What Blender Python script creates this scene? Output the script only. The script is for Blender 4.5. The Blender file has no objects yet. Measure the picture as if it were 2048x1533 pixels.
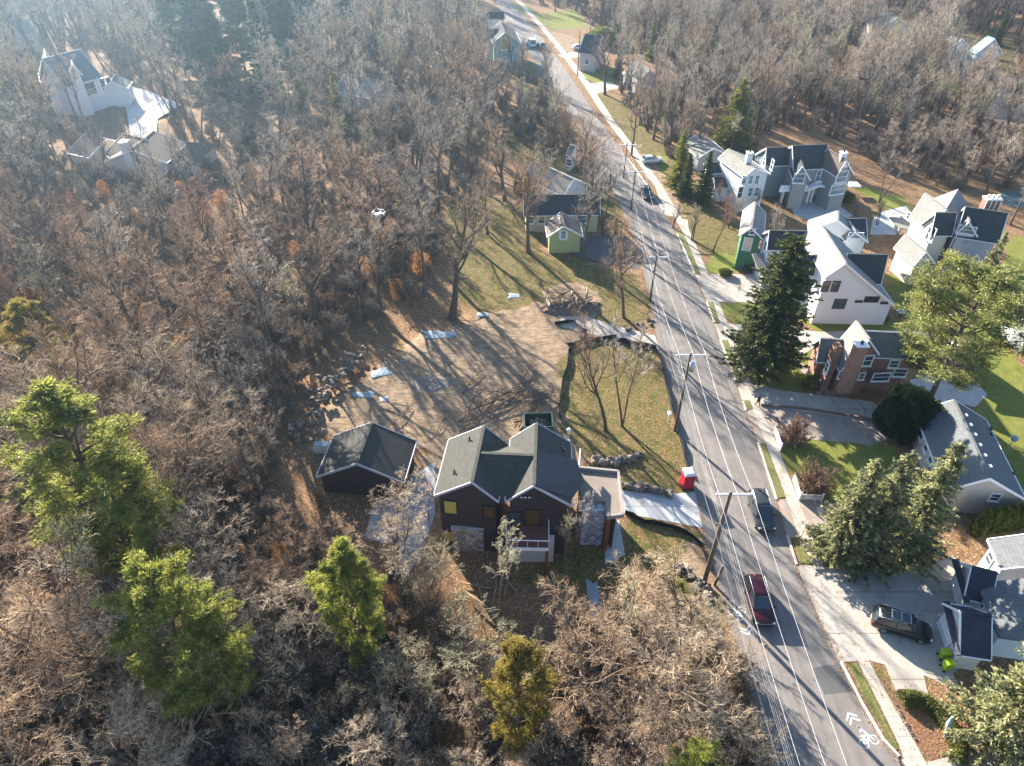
import bpy, bmesh, math, random
import numpy as np
from mathutils import Vector, Matrix
from math import radians as R, sin, cos, pi, tan, atan2, hypot

# ------------------------------------------------------------------ camera, sky, sun, exposure
SC = bpy.context.scene
COL = SC.collection
CAMZ = 57.0
PITCH = R(40.0)
FPX = 1420.0
cam = bpy.data.cameras.new("camera")
camo = bpy.data.objects.new("camera", cam); COL.objects.link(camo)
cam.sensor_width = 36.0
cam.lens = 36.0 * FPX / 2048.0
cam.clip_start = 0.5; cam.clip_end = 6000
camo.location = (0, 0, CAMZ)
camo.rotation_euler = (pi / 2 - PITCH, 0, 0)
SC.camera = camo
SUN_AZ = R(-32.0)      # from +Y towards +X
SUN_EL = R(20.5)
w = bpy.data.worlds.new("World"); SC.world = w; w.use_nodes = True
nt = w.node_tree
bg = nt.nodes["Background"]
sky = nt.nodes.new("ShaderNodeTexSky"); sky.sky_type = 'NISHITA'; sky.sun_disc = False
sky.sun_elevation = SUN_EL; sky.sun_rotation = SUN_AZ % (2 * pi)
sky.air_density = 1.0; sky.dust_density = 0.6; sky.ozone_density = 3.0
nt.links.new(sky.outputs[0], bg.inputs[0]); bg.inputs[1].default_value = 0.07
sl = bpy.data.lights.new("sun", 'SUN'); sl.energy = 5.0; sl.angle = R(0.55); sl.color = (1.0, 0.90, 0.77)
so = bpy.data.objects.new("sun", sl); COL.objects.link(so)
sd = Vector((sin(SUN_AZ) * cos(SUN_EL), cos(SUN_AZ) * cos(SUN_EL), sin(SUN_EL)))
so.rotation_euler = sd.to_track_quat('Z', 'Y').to_euler(); so.location = (-60, 120, 90)
SC.view_settings.view_transform = 'Standard'; SC.view_settings.look = 'None'
SC.view_settings.exposure = 2.3; SC.view_settings.gamma = 1.0
SC.render.engine = 'CYCLES'
SC.cycles.max_bounces = 5; SC.cycles.diffuse_bounces = 2; SC.cycles.glossy_bounces = 2
SC.cycles.transmission_bounces = 3; SC.cycles.volume_bounces = 0; SC.cycles.transparent_max_bounces = 4
SC.cycles.use_denoising = True
SC.cycles.use_adaptive_sampling = True; SC.cycles.adaptive_threshold = 0.01

rnd = random.Random(7)
CP, SP = cos(PITCH), sin(PITCH)
def G(p, z=0.0):
    """the world point at height z seen at position p of the 2048 x 1533 photograph"""
    if isinstance(p, np.ndarray): return np.array((p[0], p[1], z))
    v = (p[1] - 766.5) / FPX; dn = SP + v * CP
    d = (CAMZ - z) / dn
    return np.array(((p[0] - 1024) / FPX * d, d * (CP - v * SP), z))
def W(x, y): return np.array((float(x), float(y)))
def ray(p):
    v = (p[1] - 766.5) / FPX
    return np.array(((p[0] - 1024) / FPX, CP - v * SP, -(SP + v * CP)))
def hgt(base, topy, z0=0.0):
    Y = G(base, z0)[1]; v = (topy - 766.5) / FPX
    t = (v * Y * CP + SP * Y) / (CP - v * SP)
    return CAMZ - t - z0
def proj(P):
    x, y, z = P; dep = y * CP + (CAMZ - z) * SP; yy = (CAMZ - z) * CP - y * SP
    return 1024 + FPX * x / dep, 766.5 + FPX * yy / dep

# ------------------------------------------------------------------ materials
MATS = {}
def _nodes(name):
    m = bpy.data.materials.new(name); m.use_nodes = True
    n = m.node_tree.nodes; l = m.node_tree.links
    return m, n, l, n["Principled BSDF"]
def lin(c): return tuple(c) + (1.0,) if len(c) == 3 else c
def ramp(n, stops):
    r = n.new("ShaderNodeValToRGB"); e = r.color_ramp.elements
    while len(e) < len(stops): e.new(0.5)
    for i, (p, c) in enumerate(stops):
        e[i].position = p; e[i].color = lin(c)
    return r
def noise(n, l, scale, detail=4, rough=.6, vec=None, dist=0.0):
    t = n.new("ShaderNodeTexNoise"); t.inputs["Scale"].default_value = scale
    t.inputs["Detail"].default_value = detail; t.inputs["Roughness"].default_value = rough
    t.inputs["Distortion"].default_value = dist
    if vec is not None: l.new(vec, t.inputs["Vector"])
    return t
def mixc(n, l, fac, a, b, mode='MIX'):
    m = n.new("ShaderNodeMix"); m.data_type = 'RGBA'; m.blend_type = mode
    for s, v in ((0, fac), (6, a), (7, b)):
        if hasattr(v, "is_output"): l.new(v, m.inputs[s])
        else: m.inputs[s].default_value = v if s == 0 else lin(v)
    return m.outputs[2]
def mmath(n, l, op, a, b=None, c=None, clamp=False):
    m = n.new("ShaderNodeMath"); m.operation = op; m.use_clamp = clamp
    for i, v in enumerate((a, b, c)):
        if v is None: continue
        if hasattr(v, "is_output"): l.new(v, m.inputs[i])
        else: m.inputs[i].default_value = v
    return m.outputs[0]
def bump(n, l, bsdf, h, strength=.4, dist=.05):
    b = n.new("ShaderNodeBump"); b.inputs["Strength"].default_value = strength; b.inputs["Distance"].default_value = dist
    l.new(h, b.inputs["Height"]); l.new(b.outputs[0], bsdf.inputs["Normal"])
def mat(name, col, rough=.8, var=.25, scale=3.0, bmp=.2, metal=0.0, spec=.3, objrand=0.0, coat=0.0, patt=None, pscale=4.0):
    """plain surface with noise wear; patt = siding / vertical / shingle / brick / stone / seams"""
    if name in MATS: return MATS[name]
    m, n, l, b = _nodes(name)
    tc = n.new("ShaderNodeTexCoord"); vec = tc.outputs["Object"]
    t = noise(n, l, scale, 5, .65, vec); t2 = noise(n, l, scale * .13, 3, .5, vec)
    c = np.array(col[:3])
    a = mixc(n, l, t.outputs[0], tuple(np.clip(c * (1 - var), 0, 1)), tuple(np.clip(c * (1 + var), 0, 1)))
    a = mixc(n, l, t2.outputs[0], a, tuple(np.clip(c * (1 + var * .6), 0, 1)), 'MIX')
    hh = t.outputs[0]
    if patt:
        sp = n.new("ShaderNodeSeparateXYZ"); l.new(vec, sp.inputs[0])
        def saw(x, s):
            return mmath(n, l, 'FRACT', mmath(n, l, 'MULTIPLY', x, s))
        if patt == 'siding':
            s = saw(sp.outputs[2], pscale); k = mmath(n, l, 'LESS_THAN', s, .16)
            a = mixc(n, l, mmath(n, l, 'MULTIPLY', k, .45), a, tuple(c * .35)); hh = s
        elif patt in ('vertical', 'seams'):
            s = saw(mmath(n, l, 'ADD', sp.outputs[0], mmath(n, l, 'MULTIPLY', sp.outputs[1], .97)), pscale)
            k = mmath(n, l, 'LESS_THAN', s, .14)
            a = mixc(n, l, mmath(n, l, 'MULTIPLY', k, .6), a, tuple(c * .4)); hh = k
        elif patt == 'shingle':
            cx = n.new("ShaderNodeCombineXYZ")
            l.new(mmath(n, l, 'ADD', sp.outputs[0], sp.outputs[1]), cx.inputs[0]); l.new(sp.outputs[2], cx.inputs[1])
            br = n.new("ShaderNodeTexBrick"); l.new(cx.outputs[0], br.inputs["Vector"])
            br.inputs["Scale"].default_value = 1.0; br.inputs["Brick Width"].default_value = .5
            br.inputs["Row Height"].default_value = .14; br.inputs["Mortar Size"].default_value = .012
            br.inputs["Color1"].default_value = lin((.92,) * 3); br.inputs["Color2"].default_value = lin((1.06,) * 3)
            br.inputs["Mortar"].default_value = lin((.8,) * 3); br.offset = .5
            wh = n.new("ShaderNodeTexWhiteNoise"); wh.noise_dimensions = '3D'
            sn = n.new("ShaderNodeVectorMath"); sn.operation = 'SNAP'; l.new(cx.outputs[0], sn.inputs[0]); sn.inputs[1].default_value = (.33, .14, 1)
            l.new(sn.outputs[0], wh.inputs["Vector"])
            a = mixc(n, l, 1.0, a, br.outputs[0], 'MULTIPLY')
            g = ramp(n, [(0, (.9,) * 3), (1, (1.1,) * 3)]); l.new(wh.outputs[0], g.inputs[0])
            a = mixc(n, l, 1.0, a, g.outputs[0], 'MULTIPLY'); hh = br.outputs["Fac"]
        elif patt == 'brick':
            cx = n.new("ShaderNodeCombineXYZ")
            l.new(mmath(n, l, 'ADD', sp.outputs[0], sp.outputs[1]), cx.inputs[0]); l.new(sp.outputs[2], cx.inputs[1])
            br = n.new("ShaderNodeTexBrick"); l.new(cx.outputs[0], br.inputs["Vector"])
            br.inputs["Scale"].default_value = 1.0; br.inputs["Brick Width"].default_value = .34
            br.inputs["Row Height"].default_value = .14; br.inputs["Mortar Size"].default_value = .014
            br.inputs["Color1"].default_value = lin(tuple(c * .7)); br.inputs["Color2"].default_value = lin(tuple(c * 1.3))
            br.inputs["Mortar"].default_value = lin((.32, .27, .23))
            a = mixc(n, l, .75, a, br.outputs[0]); hh = br.outputs["Fac"]
        elif patt == 'stone':
            vo = n.new("ShaderNodeTexVoronoi"); vo.inputs["Scale"].default_value = pscale; l.new(vec, vo.inputs["Vector"])
            vd = n.new("ShaderNodeTexVoronoi"); vd.feature = 'DISTANCE_TO_EDGE'; vd.inputs["Scale"].default_value = pscale; l.new(vec, vd.inputs["Vector"])
            sepc = n.new("ShaderNodeSeparateColor"); l.new(vo.outputs["Color"], sepc.inputs[0])
            g = ramp(n, [(0, tuple(c * .55)), (1, tuple(np.clip(c * 1.4, 0, 1)))]); l.new(sepc.outputs[0], g.inputs[0])
            k = mmath(n, l, 'LESS_THAN', vd.outputs["Distance"], .045)
            a = mixc(n, l, k, g.outputs[0], tuple(c * .35)); hh = vd.outputs["Distance"]
    if objrand:
        oi = n.new("ShaderNodeObjectInfo")
        g = ramp(n, [(0, (1 - objrand, 1 - objrand, 1 - objrand * .9)), (.5, (1, 1 - objrand * .15, 1 - objrand * .4)), (1, (1 + objrand, 1 + objrand, 1 + objrand))])
        l.new(oi.outputs["Random"], g.inputs[0]); a = mixc(n, l, 1.0, a, g.outputs[0], 'MULTIPLY')
    l.new(a, b.inputs["Base Color"]); b.inputs["Roughness"].default_value = rough
    b.inputs["Metallic"].default_value = metal; b.inputs["Specular IOR Level"].default_value = spec
    if coat: b.inputs["Coat Weight"].default_value = coat; b.inputs["Coat Roughness"].default_value = .06
    if bmp: bump(n, l, b, hh, bmp, .03)
    MATS[name] = m; return m
def foliage(name, c1, c2, trans=.35, scale=.9, objrand=.2):
    if name in MATS: return MATS[name]
    m, n, l, b = _nodes(name)
    tc = n.new("ShaderNodeTexCoord"); t = noise(n, l, scale, 4, .7, tc.outputs["Object"])
    g = ramp(n, [(.35, c1), (.65, c2)]); l.new(t.outputs[0], g.inputs[0]); a = g.outputs[0]
    oi = n.new("ShaderNodeObjectInfo")
    gr = ramp(n, [(0, (1 - objrand,) * 3), (1, (1 + objrand, 1 + objrand, 1 + objrand * .5))]); l.new(oi.outputs["Random"], gr.inputs[0])
    a = mixc(n, l, 1.0, a, gr.outputs[0], 'MULTIPLY')
    l.new(a, b.inputs["Base Color"]); b.inputs["Roughness"].default_value = .6; b.inputs["Specular IOR Level"].default_value = .25
    tr = n.new("ShaderNodeBsdfTranslucent"); l.new(a, tr.inputs[0])
    mx = n.new("ShaderNodeMixShader"); mx.inputs[0].default_value = trans
    l.new(b.outputs[0], mx.inputs[1]); l.new(tr.outputs[0], mx.inputs[2])
    l.new(mx.outputs[0], n["Material Output"].inputs[0])
    MATS[name] = m; return m
def glass(name="window_glass", col=(.05, .07, .09), rough=.08):
    if name in MATS: return MATS[name]
    m, n, l, b = _nodes(name)
    tc = n.new("ShaderNodeTexCoord"); t = noise(n, l, .7, 2, .5, tc.outputs["Object"])
    l.new(mixc(n, l, t.outputs[0], tuple(np.array(col) * .5), tuple(np.array(col) * 1.8)), b.inputs["Base Color"])
    b.inputs["Roughness"].default_value = rough; b.inputs["Specular IOR Level"].default_value = .8
    MATS[name] = m; return m

# ------------------------------------------------------------------ mesh helpers
def npmesh(name, V, F, smooth=False):
    me = bpy.data.meshes.new(name); V = np.asarray(V, dtype=np.float32)
    F = np.asarray(F, dtype=np.int32); k = F.shape[1]
    me.vertices.add(len(V)); me.vertices.foreach_set("co", V.ravel())
    me.loops.add(F.size); me.loops.foreach_set("vertex_index", F.ravel())
    me.polygons.add(len(F)); me.polygons.foreach_set("loop_start", np.arange(len(F), dtype=np.int32) * k)
    me.polygons.foreach_set("loop_total", np.full(len(F), k, dtype=np.int32))
    if smooth: me.polygons.foreach_set("use_smooth", np.ones(len(F), dtype=bool))
    me.update(); me.validate(); return me
def tag(o, label=None, cat=None, group=None, kind=None):
    if label: o["label"] = label
    if cat: o["category"] = cat
    if group: o["group"] = group
    if kind: o["kind"] = kind
    return o
def link(name, me, m=None, parent=None, loc=None):
    o = bpy.data.objects.new(name, me); COL.objects.link(o)
    if m is not None and me is not None:
        me.materials.clear(); me.materials.append(m)
    if parent is not None: o.parent = parent
    if loc is not None: o.location = loc
    return o
def thing(name, loc, label, cat, group=None, rz=0.0):
    o = bpy.data.objects.new(name, None); COL.objects.link(o)
    o.location = tuple(loc); o.rotation_euler = (0, 0, rz); o.empty_display_size = .3
    return tag(o, label, cat, group)
class MB:
    def __init__(s, org=(0, 0, 0)): s.v = []; s.f = []; s.o = np.array(org, dtype=float)
    def add(s, vs, fs):
        b = len(s.v); s.v += [tuple(np.asarray(q, dtype=float) - s.o) for q in vs]; s.f += [tuple(i + b for i in f) for f in fs]
    def box(s, c, d, rz=0.0, tilt=None):
        hx, hy, hz = d[0] / 2, d[1] / 2, d[2] / 2; cz, sz = cos(rz), sin(rz); vs = []
        for z in (-hz, hz):
            for x, y in ((-hx, -hy), (hx, -hy), (hx, hy), (-hx, hy)):
                vs.append((c[0] + x * cz - y * sz, c[1] + x * sz + y * cz, c[2] + z))
        s.add(vs, [(3, 2, 1, 0), (4, 5, 6, 7), (0, 1, 5, 4), (1, 2, 6, 5), (2, 3, 7, 6), (3, 0, 4, 7)])
    def obox(s, c, ax, ay, az):
        c, ax, ay, az = map(lambda q: np.asarray(q, dtype=float), (c, ax, ay, az)); vs = []
        for k in (-.5, .5):
            for i, j in ((-.5, -.5), (.5, -.5), (.5, .5), (-.5, .5)): vs.append(c + ax * i + ay * j + az * k)
        s.add(vs, [(3, 2, 1, 0), (4, 5, 6, 7), (0, 1, 5, 4), (1, 2, 6, 5), (2, 3, 7, 6), (3, 0, 4, 7)])
    def prism(s, poly, z0, z1):
        n = len(poly); vs = [(p[0], p[1], z0) for p in poly] + [(p[0], p[1], z1) for p in poly]
        s.add(vs, [tuple(range(n))[::-1], tuple(range(n, 2 * n))] + [(i, (i + 1) % n, n + (i + 1) % n, n + i) for i in range(n)])
    def loft(s, rings, caps=True):
        n = len(rings[0]); vs = [p for r in rings for p in r]; fs = []
        for k in range(len(rings) - 1):
            for i in range(n): fs.append((k * n + i, k * n + (i + 1) % n, (k + 1) * n + (i + 1) % n, (k + 1) * n + i))
        if caps: fs.append(tuple(range(n))[::-1]); fs.append(tuple(range((len(rings) - 1) * n, len(rings) * n)))
        s.add(vs, fs)
    def tube(s, pts, rad, n=6):
        pts = [np.asarray(p, dtype=float) for p in pts]; rings = []
        if not hasattr(rad, "__len__"): rad = [rad] * len(pts)
        for i, p in enumerate(pts):
            t = pts[min(i + 1, len(pts) - 1)] - pts[max(i - 1, 0)]; t = t / (np.linalg.norm(t) + 1e-9)
            a = np.array((0, 0, 1.)) if abs(t[2]) < .9 else np.array((1., 0, 0))
            u = np.cross(t, a); u /= np.linalg.norm(u); q = np.cross(t, u)
            rings.append([p + rad[i] * (cos(2 * pi * k / n) * u + sin(2 * pi * k / n) * q) for k in range(n)])
        s.loft(rings)
    def blob(s, c, r, seed=0, rough=.25, nu=8, nv=6, flat=.0):
        g = random.Random(seed); vs = []; r = r if hasattr(r, "__len__") else (r, r, r)
        a0 = g.random() * 6; rings = []
        for j in range(nv + 1):
            ph = -pi / 2 + pi * j / nv; ring = []
            for i in range(nu):
                th = 2 * pi * i / nu + a0; k = 1 + rough * (g.random() - .5) * (1 if 0 < j < nv else 0)
                ring.append((c[0] + r[0] * k * cos(ph) * cos(th) + (1e-4 * i if j in (0, nv) else 0), c[1] + r[1] * k * cos(ph) * sin(th), c[2] + r[2] * k * sin(ph)))
            rings.append(ring)
        s.loft(rings)
    def build(s, name, m=None, parent=None, smooth=False, loc=None):
        me = bpy.data.meshes.new(name); me.from_pydata(s.v, [], s.f)
        bm = bmesh.new(); bm.from_mesh(me); bmesh.ops.recalc_face_normals(bm, faces=bm.faces); bm.to_mesh(me); bm.free()
        if smooth: me.polygons.foreach_set("use_smooth", [True] * len(me.polygons))
        me.update()
        return link(name, me, m, parent, loc if loc is not None else (tuple(s.o) if parent is None else None))
# ------------------------------------------------------------------ ground zones
def inside(X, Y, poly):
    c = np.zeros(X.shape, dtype=bool); n = len(poly)
    for i in range(n):
        x1, y1 = poly[i][:2]; x2, y2 = poly[(i + 1) % n][:2]
        cond = ((y1 > Y) != (y2 > Y))
        xi = (x2 - x1) * (Y - y1) / ((y2 - y1) if y2 != y1 else 1e-9) + x1
        c ^= cond & (X < xi)
    return c
def GP(pts): return [tuple(G(p)[:2]) for p in pts]
LUSH = [
 [(1408,526),(1416,548),(1469,550),(1515,540),(1500,512),(1440,505)],
 [(1437,605),(1530,600),(1530,660),(1455,648)],
 [(1469,682),(1560,690),(1660,700),(1610,735),(1625,800),(1498,772)],
 [(1556,896),(1609,876),(1703,884),(1800,900),(1830,960),(1740,1010),(1596,1004),(1580,960)],
 [(1625,1065),(1680,1050),(1900,1080),(1880,1115),(1840,1135),(1791,1149),(1646,1136)],
 [(1925,640),(1985,590),(2048,760),(2120,900),(2120,1080),(2010,960),(1960,830),(1925,760)],
 [(1716,369),(1811,396),(1840,425),(1800,430),(1720,390)],
 [(1768,545),(1850,580),(1900,620),(1860,640),(1785,620)],
 [(2010,480),(2060,480),(2060,600),(2010,560)],
 [(1590,620),(1860,640),(1860,665),(1640,668)],
 [(1900,170),(2048,170),(2048,230),(1930,215)],
 [(1160,118),(1195,118),(1240,165),(1185,170)],[(1060,30),(1150,20),(1180,55),(1100,60)],[(1120,80),(1190,75),(1210,110),(1140,118)],
 [(1010,10),(1040,0),(1075,25),(1040,30)],[(1150,140),(1230,130),(1240,165),(1175,165)],[(1290,330),(1320,300),(1340,330),(1310,350)],
]
DRY = [
 [(880,480),(900,385),(1040,400),(1090,500),(1200,535),(1280,560),(1305,640),(1230,655),(1110,640),(1090,605),(1000,635),(925,600)],
 [(1130,690),(1200,680),(1318,704),(1345,800),(1368,940),(1375,975),(1200,935),(1150,890),(1115,780)],
 [(930,270),(1060,250),(1180,330),(1250,440),(1240,520),(1200,430),(1050,330)],
 [(1025,120),(1080,130),(1180,300),(1150,310),(1040,200)],
 [(1692,1328),(1712,1325),(1795,1494),(1788,1500)],[(1739,1322),(1768,1330),(1797,1400),(1790,1420)],
 [(1850,1352),(1930,1385),(1960,1440),(1935,1470),(1880,1400)],
 [(2040,80),(1880,60),(1840,130),(1960,160),(2048,150)],
 [(1242,960),(1400,975),(1395,998),(1242,985)],[(1246,1030),(1405,1062),(1400,1100),(1250,1080)],
 [(990,1150),(1250,1080),(1420,1080),(1440,1180),(1250,1200)],
 [(1190,190),(1240,200),(1330,290),(1420,400),(1520,500),(1480,540),(1400,500),(1340,420),(1280,330)],
]
DIRT = [
 [(975,632),(1090,604),(1130,640),(1205,678),(1135,700),(1118,800),(1150,880),(1180,930),(1160,960),(860,960),(840,900),(700,870),(640,880),(650,810),(740,745),(800,690),(860,655)],
 [(1350,1080),(1410,1080),(1440,1180),(1380,1190)],
 [(1088,575),(1190,560),(1200,630),(1130,640),(1090,615)],
 [(1250,240),(1280,290),(1340,370),(1380,440),(1350,430),(1300,360)],[(1090,60),(1160,80),(1150,110),(1110,100)],
]
MULCH = [
[(1795,1400),(1880,1400),(1940,1510),(1900,1533),(1850,1528)],
 [(1640,1085),(1780,1090),(1780,1125),(1680,1130)],[(1600,740),(1640,730),(1840,800),(1745,800),(1640,775)],
 [(1860,1400),(1960,1440),(2048,1470),(2048,1533),(1980,1520),(1900,1450)],
]
xs = np.arange(-290, 290.1, .8); ys = np.concatenate([np.arange(4, 130, .6), np.arange(130, 345, .9)])
GX, GY = np.meshgrid(xs, ys)
rg = np.random.default_rng(3)
def wob(X, Y, s, k): return np.sin(X * s + 1.3 * k + 1.7 * np.sin(Y * s * .7 + k)) + np.sin(Y * s * 1.21 - k + 1.4 * np.sin(X * s * .83 + 2 * k))
JX = GX + .45 * wob(GX, GY, .9, 1) + .35 * wob(GX, GY, 2.3, 5); JY = GY + .45 * wob(GX, GY, 1.0, 2) + .35 * wob(GX, GY, 2.1, 7)
def zone(polys):
    m = np.zeros(GX.shape)
    for p in polys: m = np.maximum(m, inside(JX, JY, GP(p)).astype(float))
    k = (m + np.roll(m, 1, 0) + np.roll(m, -1, 0) + np.roll(m, 1, 1) + np.roll(m, -1, 1)) / 5
    return k
ZL, ZD, ZT, ZM = zone(LUSH), zone(DRY), zone(DIRT), zone(MULCH)
open_ = np.clip(ZL + ZD + ZT + ZM, 0, 1)
for _ in range(6): open_ = (open_ + np.roll(open_, 1, 0) + np.roll(open_, -1, 0) + np.roll(open_, 1, 1) + np.roll(open_, -1, 1)) / 5
roadside = inside(GX, GY, GP([(1000, 0), (1150, 310), (1260, 480), (1300, 700), (1230, 960), (1400, 1100), (1540, 1533), (2400, 1533), (2400, 500), (1700, 250), (1100, 0)])) | inside(GX, GY, GP([(600, 830), (1300, 830), (1300, 1180), (860, 1200), (600, 1000)]))
fade = roadside.astype(float)
for _ in range(10): fade = (fade + np.roll(fade, 1, 0) + np.roll(fade, -1, 0) + np.roll(fade, 1, 1) + np.roll(fade, -1, 1)) / 5
GZ = -np.clip(1 - open_, 0, 1) * np.clip(1 - fade * 1.6, 0, 1) * (.35 + .2 * wob(GX, GY, .12, 3) + .08 * wob(GX, GY, .6, 4))
GZ = np.minimum(GZ, 0)
ny, nx = GX.shape
V = np.stack([GX, GY, GZ], -1).reshape(-1, 3)
i0 = (np.arange(ny - 1)[:, None] * nx + np.arange(nx - 1)[None, :]).ravel()
F = np.stack([i0, i0 + 1, i0 + nx + 1, i0 + nx], -1)
me = npmesh("ground", V, F, True)
at = me.color_attributes.new("zone", 'FLOAT_COLOR', 'POINT')
at.data.foreach_set("color", np.stack([ZL, ZD, ZT, ZM], -1).reshape(-1, 4).astype(np.float32).ravel())
def ground_mat():
    m, n, l, b = _nodes("ground_cover")
    ge = n.new("ShaderNodeNewGeometry"); P = ge.outputs["Position"]
    at = n.new("ShaderNodeVertexColor"); at.layer_name = "zone"
    sc = n.new("ShaderNodeSeparateColor"); l.new(at.outputs[0], sc.inputs[0])
    fine = noise(n, l, 5.5, 6, .75, P); mid = noise(n, l, .9, 5, .65, P); big = noise(n, l, .11, 4, .6, P)
    spk = n.new("ShaderNodeTexVoronoi"); spk.inputs["Scale"].default_value = 8.5; l.new(P, spk.inputs["Vector"])
    sv = n.new("ShaderNodeSeparateColor"); l.new(spk.outputs["Color"], sv.inputs[0])
    # leaf litter: brown with tan and orange leaves and dark gaps
    r1 = ramp(n, [(.28, (.035, .025, .018)), (.45, (.13, .08, .045)), (.6, (.28, .17, .09)), (.78, (.50, .32, .17))]); l.new(fine.outputs[0], r1.inputs[0])
    r1b = ramp(n, [(.3, (.09, .065, .045)), (.55, (.25, .145, .075)), (.75, (.40, .23, .11))]); l.new(mid.outputs[0], r1b.inputs[0])
    lit = mixc(n, l, .4, r1.outputs[0], r1b.outputs[0])
    leafk = mmath(n, l, 'GREATER_THAN', sv.outputs[0], .86)
    lit = mixc(n, l, mmath(n, l, 'MULTIPLY', leafk, .7), lit, (.48, .33, .2))
    mossk = ramp(n, [(.55, (0,) * 3), (.7, (1,) * 3)]); l.new(big.outputs[0], mossk.inputs[0])
    lit = mixc(n, l, mmath(n, l, 'MULTIPLY', mossk.outputs[0], .35), lit, (.12, .13, .05))
    # lush lawn
    r2 = ramp(n, [(.3, (.06, .075, .018)), (.55, (.15, .17, .035)), (.75, (.27, .27, .07))]); l.new(fine.outputs[0], r2.inputs[0])
    r2b = ramp(n, [(.35, (.13, .155, .03)), (.65, (.28, .26, .07))]); l.new(mid.outputs[0], r2b.inputs[0])
    lush = mixc(n, l, .45, r2.outputs[0], r2b.outputs[0])
    # dry lawn: straw, olive and fallen leaves
    r3 = ramp(n, [(.28, (.026, .024, .011)), (.5, (.095, .085, .03)), (.7, (.24, .165, .075))]); l.new(fine.outputs[0], r3.inputs[0])
    r3b = ramp(n, [(.36, (.06, .075, .018)), (.5, (.12, .12, .035)), (.62, (.22, .125, .06))]); l.new(mid.outputs[0], r3b.inputs[0])
    dry = mixc(n, l, .5, r3.outputs[0], r3b.outputs[0])
    dry = mixc(n, l, mmath(n, l, 'MULTIPLY', leafk, .6), dry, (.40, .26, .14))
    # bare dirt with tracks
    mp = n.new("ShaderNodeMapping"); mp.inputs["Rotation"].default_value = (0, 0, .95); mp.inputs["Scale"].default_value = (.35, 2.2, 1); l.new(P, mp.inputs[0])
    tr = noise(n, l, 1.3, 5, .7, mp.outputs[0], .8)
    r4 = ramp(n, [(.3, (.16, .11, .08)), (.5, (.29, .21, .135)), (.7, (.46, .34, .22))]); l.new(tr.outputs[0], r4.inputs[0])
    r4b = ramp(n, [(.3, (.20, .15, .11)), (.6, (.38, .285, .19))]); l.new(fine.outputs[0], r4b.inputs[0])
    dirt = mixc(n, l, .4, r4.outputs[0], r4b.outputs[0])
    r4c = ramp(n, [(.42, (.10, .075, .055)), (.56, (1, 1, 1))]); l.new(mid.outputs[0], r4c.inputs[0]); dirt = mixc(n, l, .35, dirt, mixc(n, l, 1.0, dirt, r4c.outputs[0], 'MULTIPLY'))
    r5 = ramp(n, [(.3, (.06, .035, .025)), (.55, (.24, .13, .075)), (.75, (.42, .27, .17))]); l.new(fine.outputs[0], r5.inputs[0])
    def k(src, lo=.35, hi=.65):
        s = mmath(n, l, 'ADD', src, mmath(n, l, 'MULTIPLY', mmath(n, l, 'SUBTRACT', mid.outputs[0], .5), .9))
        mr = n.new("ShaderNodeMapRange"); mr.interpolation_type = 'SMOOTHSTEP'; l.new(s, mr.inputs[0])
        mr.inputs[1].default_value = lo; mr.inputs[2].default_value = hi
        return mmath(n, l, 'MULTIPLY', mr.outputs[0], mmath(n, l, 'GREATER_THAN', src, .02))
    a = mixc(n, l, k(sc.outputs[1]), lit, dry)
    a = mixc(n, l, k(at.outputs["Alpha"]), a, r5.outputs[0])
    a = mixc(n, l, k(sc.outputs[0], .4, .55), a, lush)
    a = mixc(n, l, k(sc.outputs[2]), a, dirt)
    l.new(a, b.inputs["Base Color"]); b.inputs["Roughness"].default_value = .95; b.inputs["Specular IOR Level"].default_value = .1
    h = mmath(n, l, 'ADD', mmath(n, l, 'MULTIPLY', fine.outputs[0], .6), mmath(n, l, 'MULTIPLY', tr.outputs[0], sc.outputs[2]))
    bump(n, l, b, h, .9, .16)
    return m
GM = ground_mat()
tag(link("ground", me, GM), kind="structure")
far = MB()
for q in ([(-4000, -3000), (4000, -3000), (4000, 4.2), (-4000, 4.2)], [(-4000, 344), (4000, 344), (4000, 5000), (-4000, 5000)], [(-4000, 4.2), (-289.8, 4.2), (-289.8, 344), (-4000, 344)], [(289.8, 4.2), (4000, 4.2), (4000, 344), (289.8, 344)]):
    far.add([(x, y, -.6) for x, y in q], [(0, 1, 2, 3)])
tag(far.build("terrain", GM), kind="structure")

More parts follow.
